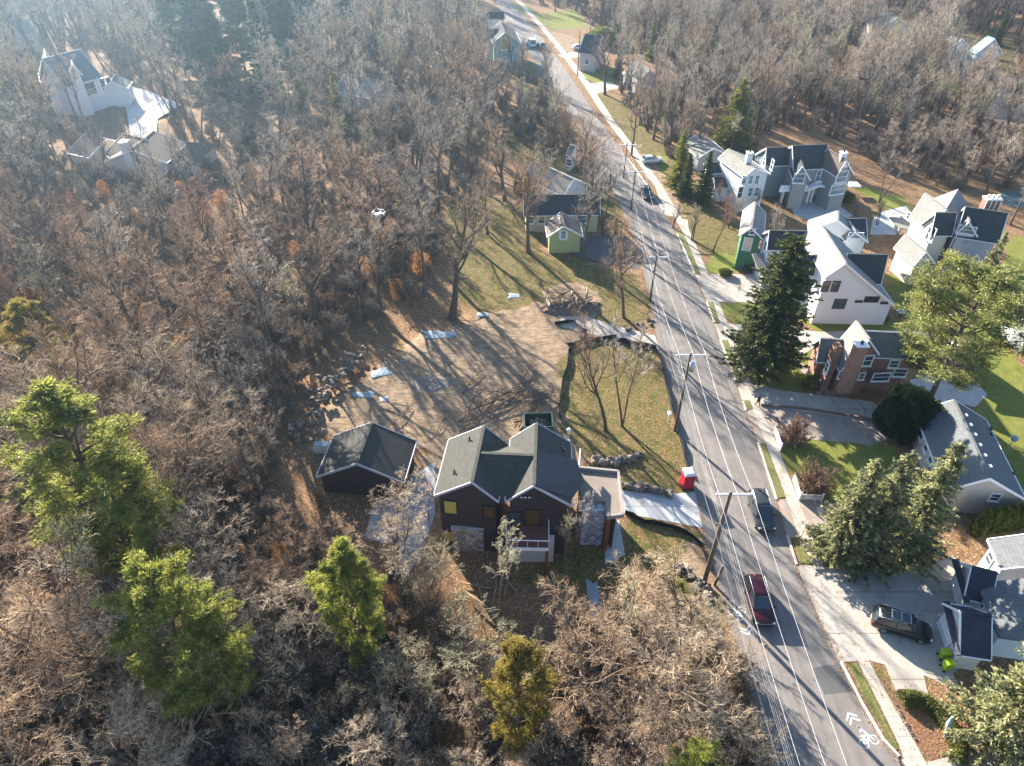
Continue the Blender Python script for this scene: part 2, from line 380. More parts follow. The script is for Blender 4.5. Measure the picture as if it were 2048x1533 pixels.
# ------------------------------------------------------------------ paved surfaces
def paved(name, col, cracks=True, joints=0.0, stain=.5):
    if name in MATS: return MATS[name]
    m, n, l, b = _nodes(name)
    ge = n.new("ShaderNodeNewGeometry"); P = ge.outputs["Position"]; c = np.array(col)
    f = noise(n, l, 9, 6, .8, P); g = noise(n, l, .5, 5, .65, P)
    mp = n.new("ShaderNodeMapping"); mp.inputs["Scale"].default_value = (1.6, .06, 1); l.new(P, mp.inputs[0])
    st = noise(n, l, 1.0, 4, .6, mp.outputs[0])
    r = ramp(n, [(.3, tuple(c * .8)), (.7, tuple(c * 1.2))]); l.new(f.outputs[0], r.inputs[0])
    r2 = ramp(n, [(.3, tuple(c * .72)), (.7, tuple(c * 1.22))]); l.new(g.outputs[0], r2.inputs[0])
    a = mixc(n, l, .55, r.outputs[0], r2.outputs[0])
    r3 = ramp(n, [(.3, (.78,) * 3), (.7, (1.2,) * 3)]); l.new(st.outputs[0], r3.inputs[0])
    if stain: a = mixc(n, l, stain, a, mixc(n, l, 1.0, a, r3.outputs[0], 'MULTIPLY'))
    if cracks:
        wv = n.new("ShaderNodeTexVoronoi"); wv.feature = 'DISTANCE_TO_EDGE'; wv.inputs["Scale"].default_value = .16
        wn = noise(n, l, .8, 4, .6, P); sc = n.new("ShaderNodeVectorMath"); sc.operation = 'MULTIPLY_ADD'
        l.new(wn.outputs["Color"], sc.inputs[0]); sc.inputs[1].default_value = (2.2, 2.2, 0); l.new(P, sc.inputs[2]); l.new(sc.outputs[0], wv.inputs["Vector"])
        a = mixc(n, l, mmath(n, l, 'MULTIPLY', mmath(n, l, 'LESS_THAN', wv.outputs["Distance"], .005), .5), a, tuple(c * .4))
    if joints:
        sp = n.new("ShaderNodeSeparateXYZ"); l.new(P, sp.inputs[0])
        q1 = mmath(n, l, 'LESS_THAN', mmath(n, l, 'FRACT', mmath(n, l, 'DIVIDE', sp.outputs[1], joints)), .03)
        a = mixc(n, l, mmath(n, l, 'MULTIPLY', q1, .55), a, tuple(c * .35))
    l.new(a, b.inputs["Base Color"]); b.inputs["Roughness"].default_value = .85; b.inputs["Specular IOR Level"].default_value = .25
    bump(n, l, b, f.outputs[0], .25, .01)
    MATS[name] = m; return m
M_ASPH = paved("road_asphalt", (.19, .172, .158), True, 0, .8)
M_PATCH = paved("fresh_asphalt", (.10, .10, .10), False)
M_CONC = paved("concrete", (.41, .37, .32), True, 1.55, .3)
M_DRIVE = paved("drive_concrete", (.39, .355, .31), True, 4.2, .3)
M_NEWC = paved("new_concrete", (.42, .43, .43), False, 3.0, .35)
M_TAN = paved("worn_asphalt", (.30, .25, .21), True)
M_GRAVEL = paved("gravel", (.42, .37, .31), False)
def densify(pts, step=40):
    out = []
    for a, b in zip(pts, pts[1:]):
        n = max(1, int(hypot(b[0] - a[0], b[1] - a[1]) / step))
        for i in range(n): out.append((a[0] + (b[0] - a[0]) * i / n, a[1] + (b[1] - a[1]) * i / n))
    out.append(pts[-1]); return out
def sheet(name, pts, z, m, thick=0.0, world=False):
    P = pts if world else GP(pts)
    b = MB(); b.prism(P, z - max(thick, .003), z) if thick else b.add([(p[0], p[1], z) for p in P], [tuple(range(len(P)))])
    o = b.build(name, m); me = o.data
    if not thick:
        if me.polygons[0].normal.z < 0: me.flip_normals()
    bm = bmesh.new(); bm.from_mesh(me); bmesh.ops.triangulate(bm, faces=bm.faces); bm.to_mesh(me); bm.free()
    return tag(o, kind="structure")
RL = [(985,-40),(990,0),(1014,44),(1055,99),(1091,154),(1128,212),(1165,273),(1200,330),(1232,390),(1262,465),(1285,539),(1297,589),(1309,650),(1320,705),(1342,800),(1366,900),(1390,990),(1405,1052),(1437,1174),(1465,1278),(1503,1390),(1548,1533),(1600,1700)]
RR = [(1012,-40),(1020,0),(1077,68),(1108,108),(1152,170),(1197,239),(1255,318),(1296,376),(1326,422),(1353,468),(1388,548),(1412,605),(1439,681),(1470,762),(1483,804),(1514,886),(1551,1000),(1591,1132),(1633,1226),(1679,1323),(1724,1412),(1765,1482),(1796,1515),(1850,1700)]
sheet("road", RL + RR[::-1], .008, M_ASPH)
SWL = [(1030,0),(1085,62),(1120,105),(1166,168),(1212,240),(1270,318),(1311,376),(1340,422),(1365,464),(1402,549),(1426,604),(1440,646),(1456,683),(1486,768),(1504,819),(1531,886),(1572,997),(1600,1075),(1625,1131),(1668,1226),(1715,1323),(1760,1412),(1798,1490),(1812,1533)]
SWR = [(1040,0),(1096,62),(1132,105),(1180,168),(1227,240),(1286,318),(1327,376),(1354,422),(1379,462),(1417,549),(1438,604),(1455,648),(1471,683),(1503,768),(1523,819),(1552,886),(1595,997),(1625,1075),(1646,1131),(1690,1226),(1738,1323),(1787,1412),(1832,1490),(1856,1533)]
sheet("sidewalk", SWL + SWR[::-1], .024, M_CONC)
# kerb along the right edge of the road, a narrow gutter on the left
def ribbon_box(name, pts, wd, z0, z1, m, side=1):
    P = [G(p)[:2] for p in densify(pts, 60)]; L_, R_ = [], []
    for i, p in enumerate(P):
        t = P[min(i + 1, len(P) - 1)] - P[max(i - 1, 0)]; t = t / np.linalg.norm(t); nn = np.array((t[1], -t[0])) * side
        L_.append(p); R_.append(p + nn * wd)
    b = MB(); b.loft([[(a[0], a[1], z0), (a[0], a[1], z1), (c[0], c[1], z1), (c[0], c[1], z0)] for a, c in zip(L_, R_)])
    return tag(b.build(name, m), kind="structure")
for k, (i, j) in enumerate(((9, 11), (11, 13), (13, 16), (17, 20), (19, 23))):
    pass
KERB = paved("kerb_concrete", (.55, .49, .42), False)
for seg in ([(1255,318),(1296,376),(1326,422)], [(1353,468),(1388,548)], [(1412,605),(1427,646)], [(1439,681),(1470,762)], [(1484,804),(1490,822)], [(1514,886),(1551,1000)], [(1572,1072),(1591,1130)], [(1679,1325),(1724,1412),(1765,1482),(1796,1515)]):
    ribbon_box("kerb", seg, .22, -.1, .11, KERB, -1 if G(seg[0])[1] < G(seg[-1])[1] else -1)
verge_m = GM
def verge(pts): 
    P = GP(pts); b = MB(); b.prism(P, -.02, .06); o = b.build("verge", M_LAWN); return tag(o, kind="structure")
def lawn_mat():
    m, n, l, b = _nodes("verge_grass")
    ge = n.new("ShaderNodeNewGeometry"); P = ge.outputs["Position"]
    f = noise(n, l, 6, 6, .75, P); g = noise(n, l, .8, 4, .6, P)
    r = ramp(n, [(.3, (.05, .065, .016)), (.5, (.13, .14, .035)), (.72, (.28, .24, .09))]); l.new(f.outputs[0], r.inputs[0])
    r2 = ramp(n, [(.35, (.09, .12, .025)), (.65, (.22, .19, .06))]); l.new(g.outputs[0], r2.inputs[0])
    l.new(mixc(n, l, .5, r.outputs[0], r2.outputs[0]), b.inputs["Base Color"]); b.inputs["Roughness"].default_value = .95
    bump(n, l, b, f.outputs[0], .9, .12); return m
M_LAWN = lawn_mat()
for v in ([(1356,463),(1365,463),(1401,549),(1391,549)], [(1416,606),(1426,604),(1439,646),(1429,647)], [(1443,682),(1455,681),(1485,767),(1473,763)], [(1486,802),(1499,802),(1506,819),(1492,819)],
          [(1518,888),(1530,887),(1571,995),(1556,997)], [(1586,1079),(1598,1078),(1624,1129),(1602,1127)], [(1696,1330),(1713,1326),(1757,1415),(1797,1497),(1790,1503),(1745,1425)]): verge(v)
sheet("driveway", [(1390,549),(1509,549),(1540,575),(1535,606),(1437,604),(1414,604)], .016, M_DRIVE)
sheet("driveway", [(1428,648),(1459,648),(1530,655),(1640,664),(1860,660),(1860,676),(1640,690),(1600,712),(1520,694),(1440,681)], .0165, M_DRIVE)
sheet("driveway", [(1473,766),(1503,768),(1560,781),(1745,804),(1790,840),(1765,846),(1521,812),(1483,802)], .017, M_DRIVE)
sheet("driveway", [(1490,820),(1521,813),(1765,847),(1775,880),(1740,892),(1700,886),(1620,880),(1558,896),(1516,886)], .0175, M_TAN)
sheet("driveway", [(1553,999),(1596,1001),(1700,1008),(1685,1062),(1627,1062),(1600,1077),(1574,1075)], .018, M_TAN)
sheet("driveway", [(1592,1130),(1645,1134),(1700,1141),(1790,1147),(1850,1136),(1903,1112),(1960,1150),(1970,1300),(1906,1347),(1925,1392),(1880,1366),(1847,1351),(1857,1393),(1795,1393),(1770,1330),(1739,1321),(1680,1325),(1634,1226)], .0185, M_DRIVE)
sheet("driveway", [(1800,1518),(1850,1526),(1920,1508),(2048,1495),(2060,1560),(1830,1560)], .019, M_DRIVE)
sheet("driveway", [(1577,400),(1655,392),(1705,432),(1680,446),(1627,446),(1590,432)], .016, M_NEWC)
sheet("driveway", [(1760,425),(1812,412),(1830,440),(1790,470),(1740,470),(1745,440)], .0165, M_NEWC)
sheet("driveway", [(1242,981),(1332,990),(1390,984),(1394,1000),(1405,1056),(1330,1042),(1242,1026)], .015, M_NEWC)
sheet("driveway", [(1112,622),(1135,620),(1230,652),(1310,672),(1320,700),(1240,682),(1125,655)], .0155, M_GRAVEL)
sheet("driveway", [(1150,480),(1200,470),(1262,480),(1280,540),(1180,520),(1100,495)], .0155, paved("side_asphalt", (.11, .108, .108)))
sheet("driveway", [(235,165),(300,183),(362,210),(315,238),(312,275),(262,275),(252,215),(150,207),(160,190)], .015, paved("pale_concrete", (.62, .58, .56)))
sheet("driveway", [(1060,100),(1085,95),(1108,150),(1080,150)], .0155, MATS["side_asphalt"])
sheet("driveway", [(1115,110),(1190,98),(1215,108),(1130,118)], .0155, M_DRIVE)
sheet("driveway", [(1166,168),(1220,164),(1240,176),(1185,190)], .0155, M_DRIVE)
sheet("driveway", [(1311,376),(1330,430),(1375,440),(1378,462),(1345,430)], .013, M_CONC)
sheet("footpath", [(1480,690),(1560,706),(1600,722),(1640,760),(1672,790),(1655,792),(1610,750),(1590,730),(1540,716),(1484,700)], .012, M_TAN)
sheet("patio", [(730,1075),(745,1015),(785,985),(800,965),(870,925),(870,1030),(850,1085),(820,1145),(790,1150),(800,1090),(760,1085)], .014, paved("grey_concrete", (.36, .37, .37), False, 1.8, .5))
sheet("patio", [(1210,1060),(1238,1040),(1250,1110),(1210,1130)], .014, M_NEWC)
sheet("patio", [(1820,760),(1930,740),(1975,790),(1950,815),(1880,800),(1820,800)], .014, paved("flagstone", (.42, .40, .39), False))
sheet("patio", [(1600,742),(1625,730),(1675,775),(1668,790),(1630,775)], .045, M_DRIVE)
sheet("road_patch", [(1623,1336),(1680,1328),(1704,1384),(1649,1390)], .012, M_PATCH)
sheet("pond", [(2000,385),(2080,370),(2080,420),(2010,412)], .012, paved("pool_cover", (.10, .15, .15), False))
sheet("pond", [(1690,135),(1790,150),(1850,165),(1800,172),(1700,150)], .012, MATS["side_asphalt"])

# painted cycle markings and the faint line of the road
M_PAINT = mat("road_paint", (.8, .8, .78), .7, .12, 12, 0)
def marking(c, ang, s, label):
    o3 = G(c); b = MB()
    ca, sa = cos(ang), sin(ang)
    def T(x, y): return (o3[0] + s * (x * ca - y * sa), o3[1] + s * (x * sa + y * ca))
    def stroke(pts, wd=.1):
        for a, q in zip(pts, pts[1:]):
            a, q = np.array(a, float), np.array(q, float); t = (q - a) / (np.linalg.norm(q - a) + 1e-9); nn = np.array((-t[1], t[0])) * wd / 2
            a = a - t * wd * .3; q = q + t * wd * .3
            P = [T(*(a + nn)), T(*(q + nn)), T(*(q - nn)), T(*(a - nn))]
            b.add([(p[0], p[1], .0135) for p in P], [(0, 1, 2, 3)])
    for dy in (1.55, 1.15): stroke([(-.5, dy - .42), (0, dy), (.5, dy - .42)], .13)
    for cx in (-.5, .5): stroke([(cx + .36 * cos(t * pi / 7), -.95 + .36 * sin(t * pi / 7)) for t in range(15)], .08)
    stroke([(-.5, -.95), (-.22, -.45), (.3, -.45), (-.02, -.95), (-.5, -.95)], .08); stroke([(-.02, -.95), (-.26, -.35)], .08); stroke([(-.38, -.34), (-.12, -.34)], .08)
    stroke([(.5, -.95), (.28, -.3), (.12, -.28)], .08)
    stroke([(.1 * cos(t * pi / 4) , .3 + .1 * sin(t * pi / 4)) for t in range(9)], .12)
    stroke([(-.15, -.05), (.1, .1), (.25, -.2)], .09)
    o = b.build("cycle_marking", M_PAINT); return tag(o, label, "road marking", None, "structure")
marking((1722,1462), R(20), .95, "white painted bicycle and double chevron on the road below the dark square patch")
marking((1482,1240), R(190), .95, "white painted bicycle and chevron on the left lane beside the red car")
b = MB()
mid = [((a[0] + c[0]) / 2, (a[1] + c[1]) / 2) for a, c in zip(RL[6:], RR[6:])]
# ------------------------------------------------------------------ trees
def nrm(a): return a / (np.linalg.norm(a, axis=-1, keepdims=True) + 1e-9)
def frusta(P0, P1, R0, R1, n=3, point=False):
    """closed-sided tapered sticks between P0 and P1 (arrays), returned as vertices and quads/tris"""
    t = nrm(P1 - P0); a = np.where(np.abs(t[:, 2:3]) < .9, np.array([[0, 0, 1.]]), np.array([[1., 0, 0]]))
    u = nrm(np.cross(t, a)); q = np.cross(t, u); N = len(P0); th = 2 * pi * np.arange(n) / n
    ring = np.cos(th)[None, :, None] * u[:, None, :] + np.sin(th)[None, :, None] * q[:, None, :]
    A = P0[:, None, :] + ring * R0[:, None, None]; B = P1[:, None, :] + ring * R1[:, None, None]
    V = np.concatenate([A, B], 1).reshape(-1, 3); base = (np.arange(N) * 2 * n)[:, None]
    F = np.concatenate([base + np.array([[i, (i + 1) % n, n + (i + 1) % n, n + i]]) for i in range(n)], 1).reshape(-1, 4)
    return V, F
def merge(parts):
    V, F, o = [], [], 0
    for v, f in parts: V.append(v); F.append(f + o); o += len(v)
    return np.concatenate(V), np.concatenate(F)
def grow(rg, P, D, L, K, trop, wobb):
    """polylines from starts P, directions D, lengths L in K steps"""
    pts = [P]; d = D.copy()
    for k in range(K):
        d = nrm(d + np.array([[0, 0, 1.]]) * trop + rg.normal(0, wobb, P.shape))
        pts.append(pts[-1] + d * (L / K)[:, None])
    return np.stack(pts, 1)
def kids(rg, B, Rr, m, t0, t1, ang, angv, ratio, K, trop, wobb, taper=.55):
    N, K1, _ = B.shape; K0 = K1 - 1
    t = t0 + (t1 - t0) * (np.arange(m)[None, :] + rg.random((N, m))) / m
    f = np.clip(t * K0, 0, K0 - 1e-3); i = f.astype(int); fr = (f - i)[..., None]; idx = np.arange(N)[:, None]
    P = B[idx, i] * (1 - fr) + B[idx, i + 1] * fr; T = nrm(B[idx, i + 1] - B[idx, i])
    rr = Rr[idx, i] * (1 - fr[..., 0]) + Rr[idx, i + 1] * fr[..., 0]
    a = np.where(np.abs(T[..., 2:3]) < .85, np.array([0, 0, 1.]), np.array([1., 0, 0])); u = nrm(np.cross(T, a)); q = np.cross(T, u)
    az = (rg.random((N, 1)) * 6.28 + np.arange(m)[None, :] * 2.4 + rg.normal(0, .35, (N, m)))[..., None]
    an = np.clip(rg.normal(ang, angv, (N, m)), .15, 1.7)[..., None]
    D = nrm(T * np.cos(an) + (u * np.cos(az) + q * np.sin(az)) * np.sin(an))
    PL = np.linalg.norm(B[:, -1] - B[:, 0], axis=1)[:, None]
    L = PL * ratio * (1.15 - .6 * t) * rg.uniform(.7, 1.25, (N, m))
    P, D, L = P.reshape(-1, 3), D.reshape(-1, 3), L.ravel()
    C = grow(rg, P, D, L, K, trop, wobb); r0 = (rr * taper).ravel()
    Rc = r0[:, None] * np.linspace(1, .38, K + 1)[None, :]
    return C, Rc
def sticks(B, Rr, n):
    P0 = B[:, :-1].reshape(-1, 3); P1 = B[:, 1:].reshape(-1, 3)
    return frusta(P0, P1, Rr[:, :-1].ravel(), Rr[:, 1:].ravel(), n)
def bare(seed, H=18, stems=1, r0=.24, fork=.3, spread=.75, m=(13, 7, 6, 5, 3), up=.10, slim=.42, twig=.011, lean=.05, droop=0.0):
    rg = np.random.default_rng(seed)
    P = np.zeros((stems, 3)); P[:, 2] = -.5; P[:, :2] = rg.normal(0, .12 * (stems > 1), (stems, 2))
    D = nrm(np.concatenate([rg.normal(0, lean + .13 * (stems > 1), (stems, 2)), np.ones((stems, 1))], 1))
    B0 = grow(rg, P, D, np.full(stems, H * .88) * rg.uniform(.85, 1, stems), 9, .05, .07)
    R0 = np.linspace(1, .16, 10)[None, :] * r0 * rg.uniform(.8, 1.1, (stems, 1)) / math.sqrt(stems) ** .6; R0[:, 0] *= 1.35
    B1, R1 = kids(rg, B0, R0, m[0], fork, .97, spread, .2, slim, 6, up, .11, .62)
    B2, R2 = kids(rg, B1, R1, m[1], .22, .97, .72, .2, .5, 4, up * .9, .15, .6)
    B3, R3 = kids(rg, B2, R2, m[2], .15, .98, .72, .25, .5, 3, up * .6 - droop, .17, .6)
    R3 = np.maximum(R3, twig * 1.15)
    B4, R4 = kids(rg, B3, R3, m[3], .12, .98, .75, .25, .55, 2, up * .5 - droop, .2, .65)
    R4 = np.clip(R4, twig * .7, twig * 1.3)
    R1 = np.maximum(R1, .03); R2 = np.maximum(R2, .02)
    parts = [sticks(B3, R3, 3), sticks(B4, R4, 3)]
    if m[4]:
        B5, R5 = kids(rg, B4, R4, m[4], .15, .98, .7, .25, .6, 1, 0, .1, .7)
        parts.append(sticks(B5, np.clip(R5, twig * .35, twig * .85), 3))
    tv, tf = merge([sticks(B0, R0, 7), sticks(B1, R1, 5), sticks(B2, R2, 4)])
    cv, cf = merge(parts)
    return npmesh("trunk", tv, tf, True), npmesh("crown", cv, cf), H
def quads(C, A, Bv):
    """leaf-like quads: centre, half axis vectors; diamond shaped"""
    V = np.stack([C - A, C + Bv, C + A, C - Bv], 1).reshape(-1, 3)
    return V, np.arange(len(C) * 4).reshape(-1, 4)
def spruce(seed, H=16, R=3.2, dens=1.0, leafl=.19, power=.85, gap=.4, irregular=.15):
    rg = np.random.default_rng(seed); zs = np.arange(H * .06, H * .985, gap); C = []; st0, st1 = [], []
    segs = []
    for z in zs:
        rad = R * (1 - z / H) ** power * (1 + rg.normal(0, irregular)) + .12; nb = max(6, int(6 + 9 * rad / R))
        for k in range(nb):
            a = rg.random() * 6.28; Lb = rad * rg.uniform(.6, 1.12); n = max(3, int(Lb / .26 * dens))
            t = (np.arange(n) + rg.random(n)) / n; dz = -.22 * Lb * t + .16 * Lb * t ** 3 + .12 * (z / H)
            bx = np.stack([np.cos(a) * Lb * t, np.sin(a) * Lb * t, z + dz], 1); segs.append((bx, np.full(n, a), t))
            st0.append((0, 0, z)); st1.append((cos(a) * Lb * .8, sin(a) * Lb * .8, z - .1 * Lb))
    P = np.concatenate([s[0] for s in segs]); A = np.concatenate([s[1] for s in segs]); T = np.concatenate([s[2] for s in segs])
    rep = 9; P = np.repeat(P, rep, 0); A = np.repeat(A, rep); N = len(P)
    side = rg.normal(0, .75, N); d = np.stack([np.cos(A + side), np.sin(A + side), rg.normal(-.12, .3, N)], 1); d = nrm(d)
    ln = leafl * rg.uniform(.55, 1.25, N)[:, None]
    C = P + d * ln * .8 + rg.normal(0, .06, (N, 3))
    pr = nrm(np.cross(d, rg.normal(0, 1, (N, 3)))) * leafl * rg.uniform(.3, .5, N)[:, None]
    cv, cf = quads(C, d * ln, pr)
    # leader
    tv, tf = frusta(np.array([[0, 0, -.4]] + st0), np.array([[0, 0, H]] + st1), np.array([H * .014 + .05] + [.035] * len(st0)), np.array([.02] + [.01] * len(st0)), 5)
    return npmesh("trunk", tv, tf, True), npmesh("crown", cv, cf), H
def pine(seed, H=15, R=4, base=.35, nl=26, leafl=.2, ncl=5, per=110, cr=.6, flat=.6):
    rg = np.random.default_rng(seed)
    B0 = grow(rg, np.array([[0, 0, -.4]]), np.array([[0, 0, 1.]]), np.array([H * .98]), 8, .1, .03); R0 = np.linspace(.24, .05, 9)[None] * H / 15
    z = base + (1 - base) * (np.arange(nl) + rg.random(nl)) / nl
    prof = np.clip(np.sin(np.clip((z - base) / (1 - base), .02, .98) * pi * .82 + .45), .2, 1)
    az = np.arange(nl) * 2.4 + rg.normal(0, .4, nl); i = np.clip((z * 8).astype(int), 0, 7); fr = (z * 8 - i)[:, None]
    P = B0[0][i] * (1 - fr) + B0[0][i + 1] * fr
    D = nrm(np.stack([np.cos(az), np.sin(az), .25 + .6 * (z - base)], 1)); L = R * prof * rg.uniform(.65, 1.15, nl)
    B1 = grow(rg, P, D, L, 4, .09, .12); R1 = np.linspace(.09, .03, 5)[None] * np.ones((nl, 1))
    B2, R2 = kids(rg, B1, R1, ncl, .35, 1.0, .7, .2, .42, 2, .12, .15, .6)
    ends = np.concatenate([B2[:, -1], B1[:, -1], B2[:, 1], B0[:, -1]])
    N = len(ends); C = np.repeat(ends, per, 0); M = len(C)
    d = rg.normal(0, 1, (M, 3)); d[:, 2] = np.abs(d[:, 2]) * flat - .15; d = nrm(d)
    rad = cr * rg.random(M)[:, None] ** .6 * np.repeat(rg.uniform(.6, 1.3, N), per)[:, None]
    C = C + d * rad * np.array([[1, 1, .6]]); d2 = nrm(d + rg.normal(0, .4, (M, 3)))
    ln = leafl * rg.uniform(.5, 1.2, M)[:, None]
    pr = nrm(np.cross(d2, rg.normal(0, 1, (M, 3)))) * leafl * .17 * rg.uniform(.6, 1.5, M)[:, None]
    cv, cf = quads(C, d2 * ln, pr)
    tv, tf = merge([sticks(B0, R0, 7), sticks(B1, R1, 4), sticks(B2, np.maximum(R2, .02), 3)])
    return npmesh("trunk", tv, tf, True), npmesh("crown", cv, cf), H
def shell_bush(seed, H=3, R=.6, N=4200, leafl=.13, kind='column'):
    rg = np.random.default_rng(seed); z = rg.random(N); a = rg.random(N) * 6.28
    if kind == 'column': rad = R * (np.sin(np.clip(z * .9 + .12, 0, 1) * pi) ** .45) * (1 - .35 * z)
    elif kind == 'round': rad = R * np.sqrt(np.clip(1 - (z * 1.9 - .9) ** 2, .02, 1))
    rad = rad * (1 + .16 * np.sin(a * 5 + z * 9) + (.16 * np.sin(a * 3 - z * 5 + 1) + .1 * np.sin(a * 9 + z * 17) if kind == 'round' else 0)) * (rg.random(N) ** .28)
    C = np.stack([np.cos(a) * rad, np.sin(a) * rad, z * H], 1)
    d = nrm(np.stack([np.cos(a), np.sin(a), np.full(N, 1.2)], 1) + rg.normal(0, .5, (N, 3)))
    pr = nrm(np.cross(d, rg.normal(0, 1, (N, 3)))) * leafl * .45
    cv, cf = quads(C, d * leafl * rg.uniform(.6, 1.4, N)[:, None], pr)
    tv, tf = frusta(np.array([[0, 0, -.2]]), np.array([[0, 0, H * .8]]), np.array([.07]), np.array([.02]), 5)
    return npmesh("trunk", tv, tf), npmesh("crown", cv, cf), H

M_BARK = mat("bark", (.105, .08, .062), .9, .4, 4, .5, objrand=.25)
M_TWIG = mat("twigs_grey", (.42, .365, .305), .85, .3, 1.2, 0, spec=.15, objrand=.28)
M_TWIGB = mat("twigs_brown", (.41, .29, .19), .85, .3, 1.2, 0, spec=.15, objrand=.25)
M_TWIGL = mat("twigs_pale", (.46, .37, .265), .85, .3, 1.2, 0, spec=.15, objrand=.25)
M_BEECH = foliage("dry_beech_leaves", (.22, .10, .035), (.50, .26, .10), .45, 2.0)
M_TWIGR = mat("twigs_russet", (.33, .19, .13), .85, .3, 1.2, 0, spec=.15, objrand=.2)
M_TWIGO = mat("twigs_olive", (.42, .39, .26), .85, .3, 1.2, 0, spec=.15, objrand=.2)
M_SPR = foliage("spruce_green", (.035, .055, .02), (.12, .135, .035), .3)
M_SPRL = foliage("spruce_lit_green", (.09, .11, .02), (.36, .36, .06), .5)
M_BLUE = foliage("spruce_lit_blue", (.045, .07, .045), (.50, .48, .24), .45, 1.2)  # the khaki gold patches paint sunlight on the boughs into the foliage colour
M_PINE = foliage("pine_yellow_green", (.11, .135, .035), (.43, .43, .10), .45)
M_PINEB = foliage("pine_gold", (.14, .12, .03), (.42, .33, .08), .45)
M_TEAL = foliage("conifer_teal", (.03, .065, .045), (.10, .15, .08), .3)
M_CED = foliage("cedar_green", (.15, .18, .06), (.46, .45, .14), .35, 1.0)
M_ARB = foliage("arborvitae_green", (.07, .095, .02), (.24, .26, .05), .35)
M_DARKG = foliage("yew_dark", (.015, .03, .015), (.05, .075, .025), .2)

PROTO = {}
def proto(key, gen, tm, cm):
    t, c, H = gen; t.materials.append(tm); c.materials.append(cm); PROTO[key] = (t, c, H)
MM = (11, 6, 5, 4, 1)
proto('a', bare(11, 20, 1, .36, .34, .62, (12, 6, 5, 4, 2), .13, .40, .014), M_BARK, M_TWIG)
proto('b', bare(12, 20, 1, .30, .42, .55, MM, .15, .40, .014), M_BARK, M_TWIGB)
proto('c', bare(13, 18, 3, .32, .30, .55, (6, 5, 5, 4, 2), .14, .34, .014), M_BARK, M_TWIG)
proto('d', bare(14, 19, 1, .42, .28, .75, (12, 6, 5, 4, 2), .14, .44, .014), M_BARK, M_TWIGB)
proto('e', bare(15, 20, 2, .32, .45, .5, (8, 5, 5, 4, 2), .17, .34, .014), M_BARK, M_TWIG)
proto('f', bare(16, 20, 1, .22, .5, .55, (9, 5, 5, 4, 2), .15, .32, .014), M_BARK, M_TWIGO)
proto('g', bare(17, 18, 1, .26, .36, .6, (11, 6, 5, 4, 3), .12, .38, .013), M_BARK, M_TWIGR)
proto('open', bare(18, 20, 1, .40, .3, .75, (11, 7, 6, 4, 2), .14, .44, .014), M_BARK, M_TWIGB)
def near(seed, H, stems, r0, fork, spread, m, slim, ht):
    rg = np.random.default_rng(seed); P = np.zeros((stems, 3)); P[:, 2] = -.5; P[:, :2] = rg.normal(0, .15 * (stems > 1), (stems, 2))
    D = nrm(np.concatenate([rg.normal(0, .06 + .14 * (stems > 1), (stems, 2)), np.ones((stems, 1))], 1))
    B0 = grow(rg, P, D, np.full(stems, H * .85), 10, .04, .1); R0 = np.linspace(1, .14, 11)[None] * r0 * np.ones((stems, 1)); R0[:, 0] *= 1.35
    B1, R1 = kids(rg, B0, R0, m[0], fork, .97, spread, .2, slim, 8, .10, .15, .6)
    B2, R2 = kids(rg, B1, R1, m[1], .2, .98, .8, .25, .5, 6, .08, .2, .62)
    B3, R3 = kids(rg, B2, R2, m[2], .12, .98, .65, .25, .68, 6, .06, .2, .65)
    B4, R4 = kids(rg, B3, R3, m[3], .1, .98, .6, .25, .6, 4, .04, .2, .7)
    R1 = np.maximum(R1, .035); R2 = np.maximum(R2, .022); R3 = np.maximum(R3, .012); R4 = np.clip(R4, .0075, .0105)
    parts = [sticks(B3, R3, 3), sticks(B4, R4, 3)]
    if m[4]: B5, R5 = kids(rg, B4, R4, m[4], .2, .98, .75, .3, .6, 2, 0, .2, .7); parts.append(sticks(B5, np.clip(R5, .0045, .007), 3))
    tv, tf = merge([sticks(B0, R0, 7), sticks(B1, R1, 5), sticks(B2, R2, 4)]); cv, cf = merge(parts)
    return npmesh("trunk", tv, tf, True), npmesh("crown", cv, cf), H
proto('n1', near(61, 18, 1, .30, .35, .65, (11, 6, 5, 5, 2), .42, 0), M_BARK, M_TWIGL)
proto('n2', near(62, 18, 2, .26, .40, .55, (8, 5, 5, 5, 2), .36, 0), M_BARK, M_TWIGB)
proto('n3', near(63, 14, 3, .20, .22, .7, (7, 6, 5, 4, 2), .45, 0), M_BARK, M_TWIGL)
proto('n4', near(64, 18, 1, .26, .3, .8, (12, 6, 6, 4, 2), .44, 0), M_BARK, M_TWIGB)
proto('n5', near(65, 10, 4, .14, .15, .8, (7, 6, 5, 4, 0), .5, 0), M_BARK, M_TWIGO)
proto('beech', shell_bush(66, 4, 1.5, 1700, .11, 'round'), M_BARK, M_BEECH)
proto('shrub', bare(21, 4, 7, .06, .08, .6, (7, 5, 5, 3, 0), .10, .45, .009), M_BARK, M_TWIGB)
proto('brush', bare(22, 4, 9, .05, .08, .7, (6, 5, 4, 3, 0), .05, .5, .009), M_BARK, M_TWIG)
proto('roundbush', bare(23, 3.4, 16, .05, .05, .55, (9, 6, 5, 3, 0), .0, .42, .008, .55), M_BARK, M_TWIGR)
proto('spruce', spruce(31, 16, 3.4), M_BARK, M_SPR)
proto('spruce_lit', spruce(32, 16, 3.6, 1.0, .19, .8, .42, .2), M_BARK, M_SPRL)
proto('blue', spruce(33, 14, 3.6, 1.1, .17, .75, .36, .12), M_BARK, M_BLUE)
proto('bigspruce', spruce(34, 18, 4.2, 1.1, .19, .5, .36, .25), M_BARK, M_SPR)
proto('pine', pine(41, 17, 4.2, .3, 34, .17, 7, 80, .5, .35), M_BARK, M_PINE)
